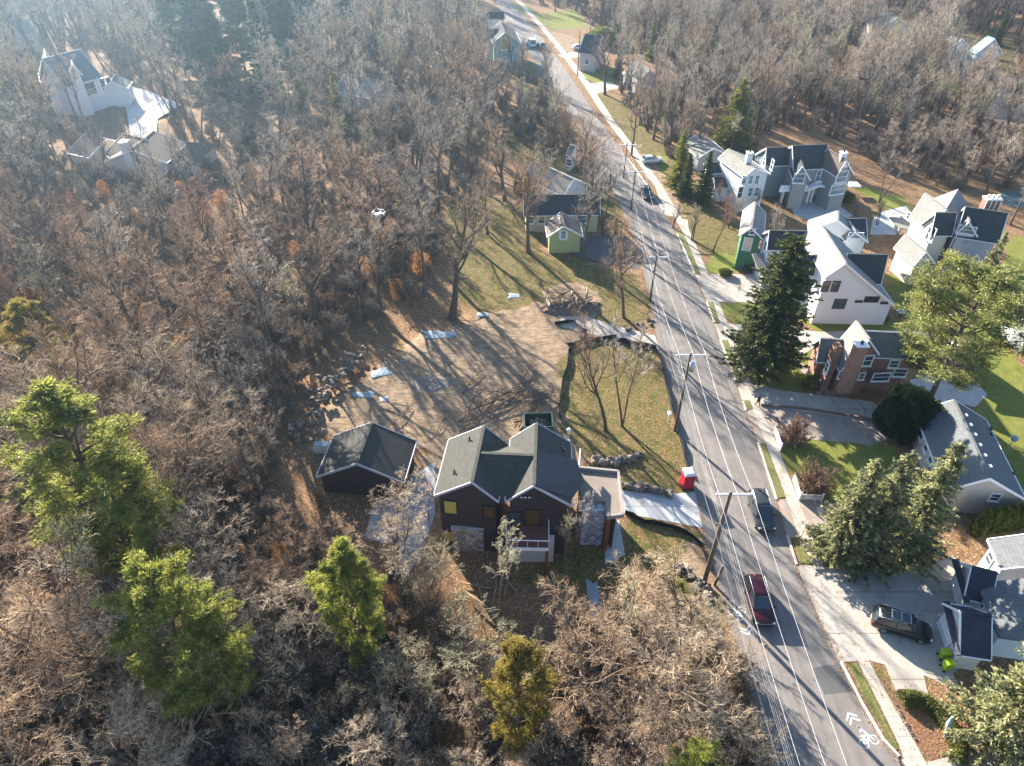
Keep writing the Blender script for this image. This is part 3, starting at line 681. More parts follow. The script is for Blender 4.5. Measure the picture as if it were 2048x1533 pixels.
proto('pine3', pine(46, 13, 3.4, .10, 46, .15, 8, 95, .42, .6), M_BARK, M_PINE)
proto('pine2', pine(42, 18, 3.8, .22, 42, .17, 7, 75, .48, .3), M_BARK, M_PINE)
proto('pinegold', pine(43, 13, 3.5, .10, 46, .15, 8, 80, .42, .6), M_BARK, M_PINEB)
proto('teal', pine(44, 20, 4.2, .10, 54, .34, 5, 90, 1.1), M_BARK, M_TEAL)
proto('tealspruce', spruce(35, 20, 4.0, .8, .4, .8, .5, .2), M_BARK, M_TEAL)
proto('cedar', pine(45, 15, 5.6, .28, 40, .2, 6, 100, .8, .5), M_BARK, M_CED)
proto('arb', shell_bush(51, 3.2, .62), M_BARK, M_ARB)
proto('yew', shell_bush(52, 4.5, 3.3, 16000, .2, 'round'), M_BARK, M_DARKG)
proto('shrubgreen', shell_bush(53, 1.1, .9, 2500, .1, 'round'), M_BARK, M_ARB)
USED = []
def tree(key, p, h, label, cat="bare tree", name="bare_tree", group=None, sx=1.0, lean=(0, 0), z=0.0, excl=2.5):
    P = G(p, 0) if not isinstance(p, np.ndarray) else np.array((p[0], p[1], 0.0))
    t, c, H = PROTO[key]; s = h / H
    o = thing(name, (P[0], P[1], z), label, cat, group, rnd.random() * 6.28)
    o.scale = (s * sx, s * sx, s); o.rotation_euler[0] = lean[0]; o.rotation_euler[1] = lean[1]
    link("trunk", t, None, o); link("crown", c, None, o)
    USED.append((P[0], P[1], excl)); return o

# --- single trees one can tell apart (base pixel, height from crown top pixel)
def T(key, base, top, label, **k):
    if 'tx' in k:      # base below a known crown top: verticals run towards the point straight under the camera
        nx_, ny_ = 1024.0, 766.5 + FPX / tan(PITCH); tx = k.pop('tx'); base = (nx_ + (tx - nx_) * (ny_ - base[1]) / (ny_ - top), base[1])
    sx = k.pop('sx', 1.0); return tree(key, base, hgt(base, top), label, sx=sx, **k)
GB = "bare trees around the cleared lot"
T('a', (728,637), 395, "tall bare tree with dark straight trunk at the upper left edge of the dirt lot", group=GB)
T('d', (905,630), 320, "largest spreading bare tree standing where the dirt lot meets the lawn", group=GB)
T('open', (1058,505), 270, "tall bare tree with a forked trunk on the grass left of the yellow garage", group=GB)
T('a', (1165,520), 285, "bare tree standing in front of the dark asphalt beside the yellow garage", group=GB)
T('open', (1247,635), 415, "gnarled bare tree at the road edge above the gravel drive", group=GB, sx=.8)
T('open', (1211,862), 640, "thin leaning bare tree on the green patch, the one nearer the dark house", group=GB, lean=(0, .12), sx=.75)
T('e', (1245,853), 635, "bare tree with sunlit lower trunk on the green patch beside the road", group=GB, lean=(0, .03), sx=.8)
T('a', (565,765), 400, "pale twigged bare tree leaning over the boulder wall at the left of the lot", group=GB)
T('f', (628,722), 500, "slim bare tree between the woods and the boulder wall", group=GB)
T('f', (815,520), 330, "slim bare tree at the back of the shaded clearing above the lot", group=GB)
T('d', (152,640), 320, "big dark trunked bare tree in the left woods with several thick limbs", group=GB)
T('b', (245,690), 440, "bare tree with two close trunks in the left woods right of the big dark one", group=GB)
T('f', (998,1268), 1005, "slender bare tree with a single trunk in front of the dark brown house", group=GB, sx=.8)
T('n4', (1195,1262), 1050, "bare tree leaning right in front of the drive to the dark brown house", group=GB, lean=(0, .35), sx=.8)
T('f', (1130,1165), 1000, "reddish multi stemmed bare tree against the stone wall of the dark house", group=GB, sx=.6)
T('e', (1160,1130), 975, "small bare tree with pink twigs at the corner of the flat roofed porch", group=GB, sx=.6)
T('n3', (1320,1240), 1070, "low wide bare tree with pale twigs beside the road below the new drive", group=GB, sx=1.3)
T('n1', (1350,1520), 1290, "large pale bare tree spreading wide curved twigs beside the lower left kerb", group=GB, sx=1.05)
T('n4', (1150,1420), 1190, "bare tree with bronze twigs in the hollow between the gold pine and the road", group=GB, sx=1.1)
T('f', (1260,1380), 1150, "twin stemmed bare tree leaning towards the blue sheet below the house", group=GB, lean=(0, .2))
T('n5', (850,1190), 1085, "pale many stemmed bare tree in front of the left corner of the dark house", group=GB, sx=1.1)
T('n3', (780,1160), 1000, "pale many stemmed bare tree overhanging the grey patio", group=GB, sx=1.2)
T('n5', (1400,1260), 1190, "low olive shrub tree behind the rubble at the tallest pole", group=GB)
T('n4', (1290,1560), 1390, "bare tree beside the small green pine at the bottom edge", group=GB, sx=1.2)
T('g', (1110,330), 190, "russet bare tree overlapping the grey roofed bungalow", group=GB, sx=1.1)
T('a', (1075,440), 250, "bare tree rising in front of the left end of the yellow house", group=GB)
T('e', (1205,470), 270, "bare tree rising at the right end of the yellow house", group=GB, sx=1.1)
T('d', (1010,400), 215, "bare tree left of the grey roofed bungalow", group=GB)
T('b', (975,470), 300, "slim bare tree on the lawn between the woods and the yellow house", group=GB)
GR = "bare trees along the far road"
T('open', (1137,335), 180, "bare tree with dark wavy limbs overlapping the far road", group=GR, sx=.7)
T('open', (1168,400), 205, "bare tree between the far road and the white gabled house", group=GR)
T('b', (1262,312), 150, "bare tree with a spreading brown crown right of the far road", group=GR, sx=1.1)
T('d', (1210,190), 55, "tall bare tree on the far yellow lawn right of the road", group=GR)
T('open', (1180,62), 0, "small bare tree on the far bright lawn at the top of the road", group=GR)
T('a', (1370,300), 150, "dark limbed bare tree left of the big sunlit spruce", group=GR, sx=1.2)
T('g', (1425,505), 360, "russet twigged bare tree between the road and the green cottage", group=GR, sx=.9)
T('c', (1385,480), 385, "low brown bare tree beside the bend of the pavement", group=GR)
T('c', (1555,500), 400, "pale round crowned bare tree behind the green cottage", group=GR, sx=1.1)
T('c', (1710,445), 395, "pale bare tree in front of the long grey drive", group=GR, sx=1.2)
T('c', (1755,450), 385, "brown bare tree beside the porch of the tan stone house", group=GR)
T('e', (1757,405), 275, "bare tree with paired trunks on the lawn behind the blue grey house", group=GR)
T('a', (2020,450), 285, "large bare tree behind the tan stone house at the right edge", group=GR)
T('g', (1580,390), 315, "small reddish bare tree in front of the garages of the blue grey house", group=GR)
T('g', (1440,410), 350, "small reddish bare tree by the porch of the white two storey house", group=GR)
T('e', (1908,540), 455, "pale bare tree in front of the tan stone house", group=GR, sx=.9)
T('g', (1828,575), 525, "small tree with orange brown leaves beside the stone garage", group=GR)
T('g', (1662,640), 583, "small bare tree with red leaves against the white gable wall", group=GR)
T('g', (1475,595), 560, "tiny young tree in a mulch ring on the front lawn", group=GR, sx=.6)
T('c', (1845,975), 870, "twiggy bare shrub tree against the white front of the long grey roofed house", group=GR, sx=1.3)
for (p, tp, lb) in (((1583,882), 825, "round bare bush beside the upper white fence panel"), ((1622,978), 918, "round bare bush beside the lower white picket fence")):
    T('roundbush', p, tp, lb, cat="bush", name="bare_bush", group="round bare bushes behind the white fences", sx=.72)

GE = "evergreens around the houses on the right"
def E(key, base, top, label, name="spruce_tree", cat="evergreen tree", group=GE, **k): return T(key, base, top, label, name=name, cat=cat, group=group, **k)
E('bigspruce', (1562,738), 470, "huge dark spruce tree between the pavement and the white gable house", tx=1596, sx=1.05)
E('cedar', (1848,820), 545, "huge cedar with a thick pale trunk in front of the brick house", name="cedar_tree", sx=1.15)
E('blue', (1722,1112), 918, "blue spruce with its tip leftmost of the clump above the wide concrete drive", tx=1760, sx=.95)
E('blue', (1792,1118), 900, "blue spruce in the middle of the clump above the wide concrete drive", tx=1830, sx=.9)
E('blue', (1872,1105), 885, "blue spruce at the right of the clump, in front of the long grey roof", tx=1925, sx=.95)
E('blue', (1985,1490), 1260, "blue spruce with curving pale branches at the lower right corner", sx=1.05)
E('blue', (1965,590), 462, "tall narrow blue spruce at the right end of the tan stone house", tx=2016, sx=.75)
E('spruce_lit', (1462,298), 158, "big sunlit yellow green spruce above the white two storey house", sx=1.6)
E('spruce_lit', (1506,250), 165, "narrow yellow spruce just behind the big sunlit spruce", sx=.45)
E('spruce', (1368,395), 305, "dark spruce left of the white two storey house, nearest the road")
E('spruce', (1403,410), 300, "dark spruce close against the white two storey house")
E('spruce_lit', (1352,380), 260, "bushy brown green evergreen beside the bend in the road", sx=1.0)
E('spruce_lit', (1325,270), 220, "small dark evergreen left of the bare tree above the road bend", sx=.7)
E('spruce', (1415,165), 48, "dark spruce in the far woods above the big sunlit one", sx=.8)
E('spruce_lit', (1300,120), 40, "pale green evergreen in the far woods right of the road", sx=.9)
E('spruce_lit', (1955,110), 55, "yellow tree in front of the far pale blue house", sx=1.0)
E('spruce', (1870,60), 0, "dark spruce at the top beside the far dark roofed house")
E('spruce', (1990,90), 20, "dark spruce behind the far pale blue house")
E('teal', (1600,50), -40, "dark green evergreen at the top edge above the bare woods", name="pine_tree")
E('cedar', (1965,590), 545, "low yellow green evergreen beside the tall narrow blue spruce", name="cedar_tree", sx=.7)
E('yew', (1792,868), 780, "dark round evergreen between the brick house and the long grey roof", name="yew_tree", sx=.55)
E('yew', (1905,580), 548, "dark evergreen shrub in front of the tan stone house", name="yew_tree", sx=1.0)
GP_ = "yellow green pines in the brown woods"
def PN(key, base, top, label, **k): return T(key, base, top, label, name="pine_tree", cat="pine tree", group=GP_, **k)
PN('pine3', (692,1330), 1088, "bright yellow green pine in front of the dark brown house", tx=672, sx=.72)
PN('pinegold', (1045,1500), 1285, "golden pine low in the woods at the bottom middle", tx=1040, sx=.62)
PN('pine', (248,1480), 1130, "broad green pine with a sunlit top at the lower left", tx=255, sx=.72)
PN('pine', (355,1460), 1195, "small green pine touching the right side of the broad lower left pine", tx=372, sx=.6)
PN('pine2', (75,1240), 765, "tallest pine with layered sunlit boughs at the left edge", tx=95, sx=.95)
PN('pine', (180,1200), 880, "green pine right of the tallest pine at the left edge", tx=180, sx=.8)
PN('pinegold', (15,830), 600, "yellow pine cut by the left edge of the picture", tx=28, sx=.9)
PN('pine2', (1345,1640), 1500, "small bright green pine at the bottom edge")
PN('pine2', (1345,1215), 1160, "tiny green pine by the curve of black silt fence")
PN('spruce_lit', (680,262), 150, "narrow yellow pine in the middle of the grey upper woods")
PN('spruce_lit', (610,230), 140, "thin yellow green pine left of the narrow yellow one in the upper woods", sx=.8)
PN('spruce_lit', (88,200), 108, "pale yellow pine in front of the white house at the upper left")
PN('spruce_lit', (22,190), 92, "pale yellow pine at the left edge beside the white house")
PN('spruce', (350,240), 200, "small dark conical evergreen on the pale drive of the white house")
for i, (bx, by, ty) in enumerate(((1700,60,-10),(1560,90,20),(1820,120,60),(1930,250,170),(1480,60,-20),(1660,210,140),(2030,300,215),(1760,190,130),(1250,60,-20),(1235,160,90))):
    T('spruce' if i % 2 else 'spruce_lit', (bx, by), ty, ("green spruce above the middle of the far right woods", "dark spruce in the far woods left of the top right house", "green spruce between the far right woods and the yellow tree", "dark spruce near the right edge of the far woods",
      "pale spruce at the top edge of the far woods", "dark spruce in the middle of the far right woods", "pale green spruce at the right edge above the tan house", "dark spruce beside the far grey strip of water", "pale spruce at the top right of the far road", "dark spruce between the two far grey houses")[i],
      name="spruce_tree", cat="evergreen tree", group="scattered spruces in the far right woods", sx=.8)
GT = "dark teal evergreens at the top left"
for i, (bx, by, ty, kk) in enumerate(((372,150,-30,'teal'),(430,185,-40,'teal'),(490,140,-60,'teal'),(540,190,-5,'tealspruce'),(585,150,-50,'teal'),(620,120,-60,'tealspruce'),(410,90,-90,'teal'),(520,80,-110,'teal'),(706,125,-30,'tealspruce'),(350,80,-70,'teal'),(600,60,-100,'teal'),(470,215,70,'teal'),(560,120,-60,'teal'),(395,130,-60,'teal'),(640,100,-60,'teal'))):
    T(kk, (bx, by), ty, ("leftmost dark teal evergreen of the tall stand at the top left", "broad teal evergreen second from the left in the tall stand", "tall teal evergreen in the middle of the stand at the top", "conical teal spruce at the front of the tall stand",
      "broad teal evergreen right of the conical one in the stand", "teal spruce at the right end of the tall stand", "teal evergreen behind the left of the tall stand", "teal evergreen behind the middle of the tall stand",
      "lone dark green spruce right of the tall teal stand", "teal evergreen at the back left of the stand", "teal evergreen at the back right of the stand", "lowest teal evergreen at the front left of the stand", "teal evergreen filling the gap in the middle right of the stand", "teal evergreen filling the gap at the left of the stand", "teal evergreen at the far right of the stand")[i],
      name="evergreen_tree", cat="evergreen tree", group=GT, sx=1.0)
# arborvitae rows
for i in range(8):
    p = (1950 + i * 17, 1068 - i * 3.5)
    tree('arb', p, 3.3 + .3 * rnd.random(), "column arborvitae in the row below the beige gable wall", "arborvitae", "arborvitae", "arborvitae row below the beige gable wall", 1.25, excl=1)
for i in range(10):
    p = (1985 + i * 11, 618 + i * 15)
    tree('arb', p, 3.6 + .4 * rnd.random(), "column arborvitae in the row inside the black fence at the right edge", "arborvitae", "arborvitae", "arborvitae row inside the black fence", 1.1, excl=1)
for i in range(5):
    p = (1035 + i * 9, 388 + (i % 2) * 6)
    tree('arb', p, 4.0, "dark column arborvitae behind the yellow house", "arborvitae", "arborvitae", "arborvitae row behind the yellow house", 1.0, excl=1)
tree('arb', (1133, 388), 2.6, "dark rounded shrub against the small white gable wall", "shrub", "shrub", None, 2.2)
for p, lb, s in (((1450,551), "clipped box shrub on the small lawn by the concrete drive", 1.0), ((1500,537), "low green shrub at the front corner of the white house", 1.4), ((1618,770), "yellow brown shrub beside the brick house's front patio", 1.2), ((1205,88), "dark round bush left of the far road junction", 4.2), ((1625,398), "dark low hedge shrub under the windows of the blue grey house", 1.4), ((1690,402), "dark low shrub at the right corner of the blue grey house", 1.6), ((1760,640), "white flowering shrub at the right corner of the white gable wall", 1.0)):
    tree('shrubgreen', p, s, lb, "shrub", "shrub", None, 1.2)
# ------------------------------------------------------------------ building kit
M_WHITE = mat("white_paint", (.66, .68, .70), .6, .08, 1.5, .15, patt='siding', pscale=5.5)
M_TRIM = mat("white_trim", (.8, .8, .79), .5, .06, 3, 0)
M_GREYR = mat("roof_grey_shingle", (.23, .225, .205), .95, .25, 2.2, .4, patt='shingle')
M_DARKR = mat("roof_charcoal_shingle", (.05, .058, .065), .95, .3, 2.2, .4, patt='shingle')
M_BROWNR = mat("roof_brown_shingle", (.15, .12, .10), .95, .3, 2.2, .4, patt='shingle')
M_DSIDE = mat("dark_brown_siding", (.045, .032, .038), .7, .25, 2, .2, patt='vertical', pscale=3.2)
M_DTRIM = mat("lilac_grey_fascia", (.45, .45, .5), .5, .1, 3, 0)
M_SEAM = mat("standing_seam_metal", (.06, .06, .065), .45, .15, 2, .5, .3, patt='seams', pscale=2.4)
M_TAUPE = mat("taupe_siding", (.2, .17, .14), .8, .12, 2, .2, patt='siding', pscale=5)
M_CREAM = mat("cream_render", (.62, .55, .45), .85, .1, 2, .2)
M_BEIGE = mat("beige_siding", (.56, .50, .43), .8, .08, 2, .15, patt='siding', pscale=5.5)
M_LILAC = mat("grey_render", (.46, .44, .46), .85, .1, 2, .2)
M_BLUES = mat("blue_grey_siding", (.20, .27, .30), .75, .12, 2, .2, patt='siding', pscale=5.5)
M_GREYS = mat("grey_shingle_wall", (.29, .30, .31), .8, .15, 2, .2, patt='siding', pscale=5)
M_GREEN = mat("green_siding", (.06, .19, .11), .75, .15, 2, .2, patt='vertical', pscale=2)
M_YELG = mat("pale_yellow_green_siding", (.43, .46, .20), .8, .1, 2, .15, patt='siding', pscale=5)
M_YEL = mat("pale_yellow_siding", (.55, .52, .32), .8, .1, 2, .15, patt='siding', pscale=5)
M_TEALW = mat("teal_siding", (.22, .38, .40), .75, .1, 2, .15, patt='siding', pscale=5)
M_BRICK = mat("red_brick", (.25, .115, .08), .9, .3, 1.6, .4, patt='brick')
M_STONE = mat("lilac_flagstone", (.36, .36, .42), .9, .2, 2, .6, patt='stone', pscale=2.0)
M_FIELD = mat("fieldstone", (.36, .33, .31), .9, .3, 2, .6, patt='stone', pscale=3.0)
M_FLATR = mat("flat_roof_membrane", (.19, .16, .13), .8, .4, .8, .1)
M_WOODB = mat("red_brown_wood", (.16, .055, .03), .6, .3, 3, .2)
M_DECK = mat("deck_boards", (.15, .06, .05), .7, .25, 3, .2, patt='seams', pscale=6)
M_GARD = mat("white_garage_door", (.70, .73, .75), .6, .08, 3, .3, patt='siding', pscale=2)
M_YPANE = mat("yellow_house_wrap_panel", (.48, .36, .09), .6, .2, 2, 0)
M_GLASS = glass(); M_BLUEGL = glass("sky_blue_glass", (.12, .2, .24), .1)
M_BLACK = mat("black_metal", (.02, .02, .022), .5, .2, 4, 0)
M_METAL = mat("galvanised_metal", (.45, .47, .5), .4, .15, 5, .1, .7)
M_PLAST = mat("pale_blue_plastic_sheet", (.24, .30, .33), .35, .25, 2, .3)
class Blk: pass
def block(par, A, B, zr, eL, eR, zeL, zeR, wall=M_WHITE, roof=M_GREYR, trim=M_TRIM, ov=.35, z0=-.3, nowall=False, hipA=0, hipB=0, fasc=True):
    """gabled block: ridge A-B (pixels or world), eaves given by a pixel on each side or a half width in metres"""
    org = np.array(par.location)
    a, c = G(A, zr), G(B, zr); u = (c - a)[:2]; Ln = np.linalg.norm(u); u = u / Ln; n = np.array((-u[1], u[0]))
    def hw(e, ze, sg):
        if isinstance(e, (int, float)): return float(e)
        return max(1.0, sg * float(np.dot((G(e, ze) - a)[:2], n)))
    wl, wr = hw(eL, zeL, 1), hw(eR, zeR, -1)
    def P(s, t, z): q = a[:2] + u * s + n * t; return (q[0], q[1], z)
    k = Blk(); k.a, k.u, k.n, k.L, k.wl, k.wr, k.ov, k.P, k.par, k.org = a, u, n, Ln, wl, wr, ov, P, par, org; k.zr, k.zeL, k.zeR = zr, zeL, zeR
    def zat(t): return zr - (zr - zeL) * t / wl if t > 0 else zr - (zr - zeR) * (-t) / wr
    k.zat = zat; th = .2
    r = MB(org)
    if hipA or hipB:
        tl = [P(0, wl, zeL), P(0, -wr, zeR), P(Ln, -wr, zeR), P(Ln, wl, zeL), P(hipA, 0, zr), P(Ln - hipB, 0, zr)]
        bt = [(x, y, z - th) for x, y, z in tl]
        r.add(tl + bt, [(0, 4, 1), (1, 4, 5, 2), (2, 5, 3), (3, 5, 4, 0), (6, 7, 10), (7, 8, 11, 10), (8, 9, 11), (9, 6, 10, 11), (0, 1, 7, 6), (1, 2, 8, 7), (2, 3, 9, 8), (3, 0, 6, 9)])
    else:
        pf = [(wl, zeL), (0, zr), (-wr, zeR), (-wr, zeR - th), (0, zr - th * 1.15), (wl, zeL - th)]
        r.loft([[P(0, t, z) for t, z in pf], [P(Ln, t, z) for t, z in pf]], False)
        b0 = len(r.v) - 12
        for o_, fl in ((0, False), (6, True)):
            f1 = (0, 1, 4, 5); f2 = (1, 2, 3, 4)
            for f in (f1, f2): r.f.append(tuple(b0 + o_ + i for i in (f if fl else f[::-1])))
        cp = MB(org); ax = np.array((u[0], u[1], 0)); cp.obox(np.array(P(Ln / 2, 0, zr + .02)), ax * (Ln - .04), np.array((n[0], n[1], 0)) * .3, np.array((0, 0, .07)))
    k.roof = r.build("roof", roof, par)
    if not (hipA or hipB): cp.build("ridge_cap", roof, k.roof)
    if fasc and not (hipA or hipB):
        for s0 in (-.05, Ln - .03):
            f = MB(org)
            pf = [(wl + .04, zeL + .03), (0, zr + .035), (-wr - .04, zeR + .03), (-wr - .04, zeR - .25), (0, zr - .27), (wl + .04, zeL - .25)]
            f.loft([[P(s0, t, z) for t, z in pf], [P(s0 + .08, t, z) for t, z in pf]], False); b0 = len(f.v) - 12
            for o_, fl in ((0, False), (6, True)):
                for q in ((0, 1, 4, 5), (1, 2, 3, 4)): f.f.append(tuple(b0 + o_ + i for i in (q if fl else q[::-1])))
            f.build("fascia", trim, k.roof)
        g = MB(org)
        for t, z in ((wl + .06, zeL), (-wr - .06, zeR)):
            g.obox(np.array(P(Ln / 2, t, z - .07)), np.array((u[0], u[1], 0)) * (Ln - .1), np.array((n[0], n[1], 0)) * .1, np.array((0, 0, .12)))
        g.build("gutter", trim, k.roof)
    if not nowall:
        m = MB(org); o1, o2 = wl - ov, wr - ov
        if hipA or hipB: pf = [(o1, z0), (o1, zeL - .1), (-o2, zeR - .1), (-o2, z0)]
        else: pf = [(o1, z0), (o1, zat(o1) - th - .02), (0, zr - th - .06), (-o2, zat(-o2) - th - .02), (-o2, z0)]
        m.loft([[P(ov, t, z) for t, z in pf], [P(Ln - ov, t, z) for t, z in pf]])
        k.wall = m.build("wall", wall, par)
    return k
def opening(k, face, px, w, h, m=None, name="window", trim=M_TRIM, fr=.12, sill=True, div=True, zc=None):
    m = m or M_GLASS
    if face in 'AB':
        p0 = np.array(k.P(k.ov if face == 'A' else k.L - k.ov, 0, 0)); nn = np.array((k.u[0], k.u[1], 0)) * (-1 if face == 'A' else 1)
    else:
        p0 = np.array(k.P(0, (k.wl - k.ov) if face == 'L' else -(k.wr - k.ov), 0)); nn = np.array((k.n[0], k.n[1], 0)) * (1 if face == 'L' else -1)
    return opening_at(k.par, p0, nn, px, w, h, m, name, trim, fr, sill, div)
def opening_at(par, p0, nn, px, w, h, m, name="window", trim=M_TRIM, fr=.12, sill=True, div=True):
    o = np.array((0, 0, CAMZ)); d = ray(px); den = np.dot(d, nn)
    if abs(den) < 1e-4: return None
    c = o + d * np.dot(p0 - o, nn) / den
    t = np.cross(nn, (0, 0, 1.)); org = np.array(par.location); z = np.array((0, 0, 1.))
    pane = MB(org); pane.obox(c + nn * .03, t * w, z * h, nn * .08)
    e = pane.build(name, m, par)
    f = MB(org)
    for s in (-1, 1):
        f.obox(c + nn * .06 + t * s * (w / 2 + fr / 2 - .02), t * fr, z * (h + 2 * fr), nn * .12); f.obox(c + nn * .06 + z * s * (h / 2 + fr / 2 - .02), t * (w - .05), z * fr, nn * .12)
    if div: f.obox(c + nn * .085, t * w * .98, z * .06, nn * .05)
    f.build("frame", trim, e)
    if sill and name == "window":
        q = MB(org); q.obox(c + nn * .12 - z * (h / 2 + fr + .02), t * (w + 2 * fr + .1), z * .06, nn * .2); q.build("sill", trim, e)
    return c
def chimney(par, base, ztop, w=.9, m=M_BRICK, z0=2, d=None, cap=M_TRIM):
    p = G(base, ztop); org = np.array(par.location); b = MB(org); b.box((p[0], p[1], (z0 + ztop) / 2), (w, d or w, ztop - z0)); c = b.build("chimney", m, par)
    b = MB(org); b.box((p[0], p[1], ztop + .06), (w + .16, (d or w) + .16, .12)); b.build("chimney_cap", cap, c)
    b = MB(org); b.tube([(p[0], p[1], ztop + .1), (p[0], p[1], ztop + .5)], .16, 8); b.build("flue", M_BLACK, c)
def slab(par, name, pts, th, m, up=None):
    """slab through pixel/height corners ((px,py),z)"""
    org = np.array(par.location); b = MB(org); T_ = [G(p, z) for p, z in pts]; n = len(T_)
    b.add(T_ + [q - np.array((0, 0, th)) for q in T_], [tuple(range(n)), tuple(range(n, 2 * n))[::-1]] + [(i, (i + 1) % n, n + (i + 1) % n, n + i) for i in range(n)])
    return b.build(name, m, par)
def wallquad(par, name, p1, p2, z0, z1, m, th=.25):
    """vertical wall from the foot points p1-p2 (pixels at height z0)"""
    a, c = G(p1, z0), G(p2, z0); org = np.array(par.location); t = (c - a); ln = np.linalg.norm(t); t = t / ln; nn = np.cross(t, (0, 0, 1.))
    b = MB(org); b.obox((a + c) / 2 + np.array((0, 0, (z1 - z0) / 2)), t * ln, nn * th, np.array((0, 0, z1 - z0))); return b.build(name, m, par)
def vents(k, spots):
    for s, t in spots:
        b = MB(k.org); z = k.zat(t); p = k.P(s * k.L, t, z); b.tube([(p[0], p[1], z - .1), (p[0], p[1], z + .45)], .07, 8); b.box((p[0], p[1], z + .03), (.35, .35, .06)); b.build("vent_pipe", M_BLACK, k.roof)
def house(name, p, label, cat="house"): return thing(name, G(p), label, cat)

# ---- dark brown house
h = house("brown_house", (1005, 1085), "dark brown house with three joined roofs and a flat roofed porch beside the dirt lot")
kl = block(h, (944,964), (968,852), 10.2, (867,996), (998,994), 7.9, 7.9, M_DSIDE, mat("roof_taupe_shingle", (.062, .062, .054), .95, .2, 2.2, .4, patt='shingle'), M_DTRIM)
TAU = MATS["roof_taupe_shingle"]
kr = block(h, (1068,971), (1073,846), 10.2, (1012,994), (1143,994), 7.9, 7.7, M_DSIDE, TAU, M_DTRIM)
kc = block(h, (957,906), (1068,911), 10.12, 3.2, (1008,992), 7.95, 7.95, M_DSIDE, TAU, M_DTRIM, nowall=True, fasc=False)
slab(h, "metal_roof", [((1076,900),10.3),((1153,921),8.0),((1169,962),7.5),((1144,997),7.75),((1071,972),10.3)], .12, M_SEAM)
vents(kl, [(.28, 2.0), (.82, 1.2)]); vents(kr, [(.8, -2.6)])
opening(kl, 'A', (901, 1014), 1.15, 1.75, M_YPANE, trim=M_BLACK, sill=False, div=False)
opening(kl, 'A', (979, 1024), 1.0, 1.6, mat("amber_panel", (.10, .05, .02), .5), trim=M_BLACK, sill=False, div=False)
opening(kl, 'A', (901, 1072), 1.0, 1.5, M_YPANE, trim=M_BLACK, sill=False, div=False)
for x in (1042.5, 1050.5, 1059): opening(kr, 'A', (x, 994), .28, .28, mat("white_soffit_vent", (.8, .8, .85), .5), "wall_vent", M_BLACK, .03, False, False)
opening(kr, 'A', (1066, 1034), 1.3, 2.1, MATS["amber_panel"], "door", M_BLACK, .08, False, False)
opening(kr, 'A', (1030, 1036), 1.0, 1.6, M_GLASS, trim=M_BLACK, sill=False)
b = MB(h.location); q = G((936, 1062), 2.4); b.box((q[0], q[1] + .2, 1.6), (3.0, 1.6, 3.4)); b.build("stone_base", M_FIELD, h)
b = MB(h.location); b.box((q[0], q[1] + .2, 3.38), (3.1, 1.7, .12)); b.build("stone_cap", M_DTRIM, h)
b = MB(h.location); b.box((q[0], q[1] + .75, 5.1), (2.9, .7, 3.3)); b.build("chimney_chase", M_DSIDE, h)
# balcony
ba = [G((1013,1050),4.2), G((1097,1050),4.2), G((1097,1096),4.2), G((1013,1094),4.2)]
b = MB(h.location); b.prism([(p[0], p[1]) for p in ba], 4.0, 4.2); dk = b.build("balcony", M_DECK, h)
b = MB(h.location)
for i in range(5):
    f = i / 4; p = ba[3] * (1 - f) + ba[2] * f; b.tube([(p[0], p[1], 4.2), (p[0], p[1], 5.15)], .02, 4)
b.tube([(*ba[3][:2], 5.18), (*ba[2][:2], 5.18)], .055, 6); b.tube([(*ba[2][:2], 5.18), (*ba[1][:2], 5.18)], .04, 6); b.tube([(*ba[3][:2], 5.18), (*ba[0][:2], 5.18)], .04, 6)
b.build("railing", M_TRIM, dk)
b = MB(h.location); b.obox((ba[2] + ba[3]) / 2 + np.array((0, -.03, -.2)), ba[2] - ba[3], np.array((0, .14, 0)), np.array((0, 0, .34))); b.build("fascia", M_TRIM, dk)
for f in (.03, .97):
    p = ba[3] * (1 - f) + ba[2] * f; b = MB(h.location); b.box((p[0], p[1] + .15, 1.9), (.28, .28, 4.2)); b.build("post", M_WOODB, h)
b = MB(h.location); b.box((ba[0][0] + 2.3, ba[0][1] - 1.0, 1.9), (4.3, .2, 3.9)); b.build("lower_wall", mat("pale_grey_render", (.45, .45, .45), .8), h)
# flat roofed porch
fr_ = [((1157,938),5.6),((1236,946),5.6),((1246,1032),5.6),((1213,1036),5.6),((1210,1003),5.6),((1162,1000),5.6)]
slab(h, "flat_roof", fr_, .3, M_FLATR)
b = MB(h.location); pp = [G(p, 5.6) for p, z in fr_]
for i in (0, 1, 2): b.obox((pp[i] + pp[i + 1]) / 2 + np.array((0, 0, .12)), (pp[i + 1] - pp[i]), np.cross(nrm(pp[i + 1] - pp[i]), (0, 0, 1.)) * .22, np.array((0, 0, .42)))
b.build("parapet", mat("warm_grey_parapet", (.26, .23, .22), .7), h)
b = MB(h.location)
for p in ((1200, 985), (1186, 990), (1172,992)):
    q = G(p, 5.6); b.tube([(q[0], q[1], 5.5), (q[0], q[1], 6.1)], .07, 8)
b.build("roof_pipe", M_TRIM, h)
b = MB(h.location); P0 = G((1164, 1003), 5.3); P1 = G((1210, 1006), 5.3); b.prism([(P0[0], P0[1]), (P1[0], P1[1]), (P1[0], P1[1] - 1.0), (P0[0], P0[1] - 1.0)], -.3, 5.3); b.build("stone_wall", M_STONE, h)
b = MB(h.location); P2 = G((1240, 1034), 5.3); b.prism([(P1[0] + .05, P1[1] - 1.6), (P1[0] + .45, P1[1] - 1.6), (P1[0] + .45, P1[1] - .05), (P1[0] + .05, P1[1] - .05)], -.3, 5.25); b.build("timber_panel", M_WOODB, h)
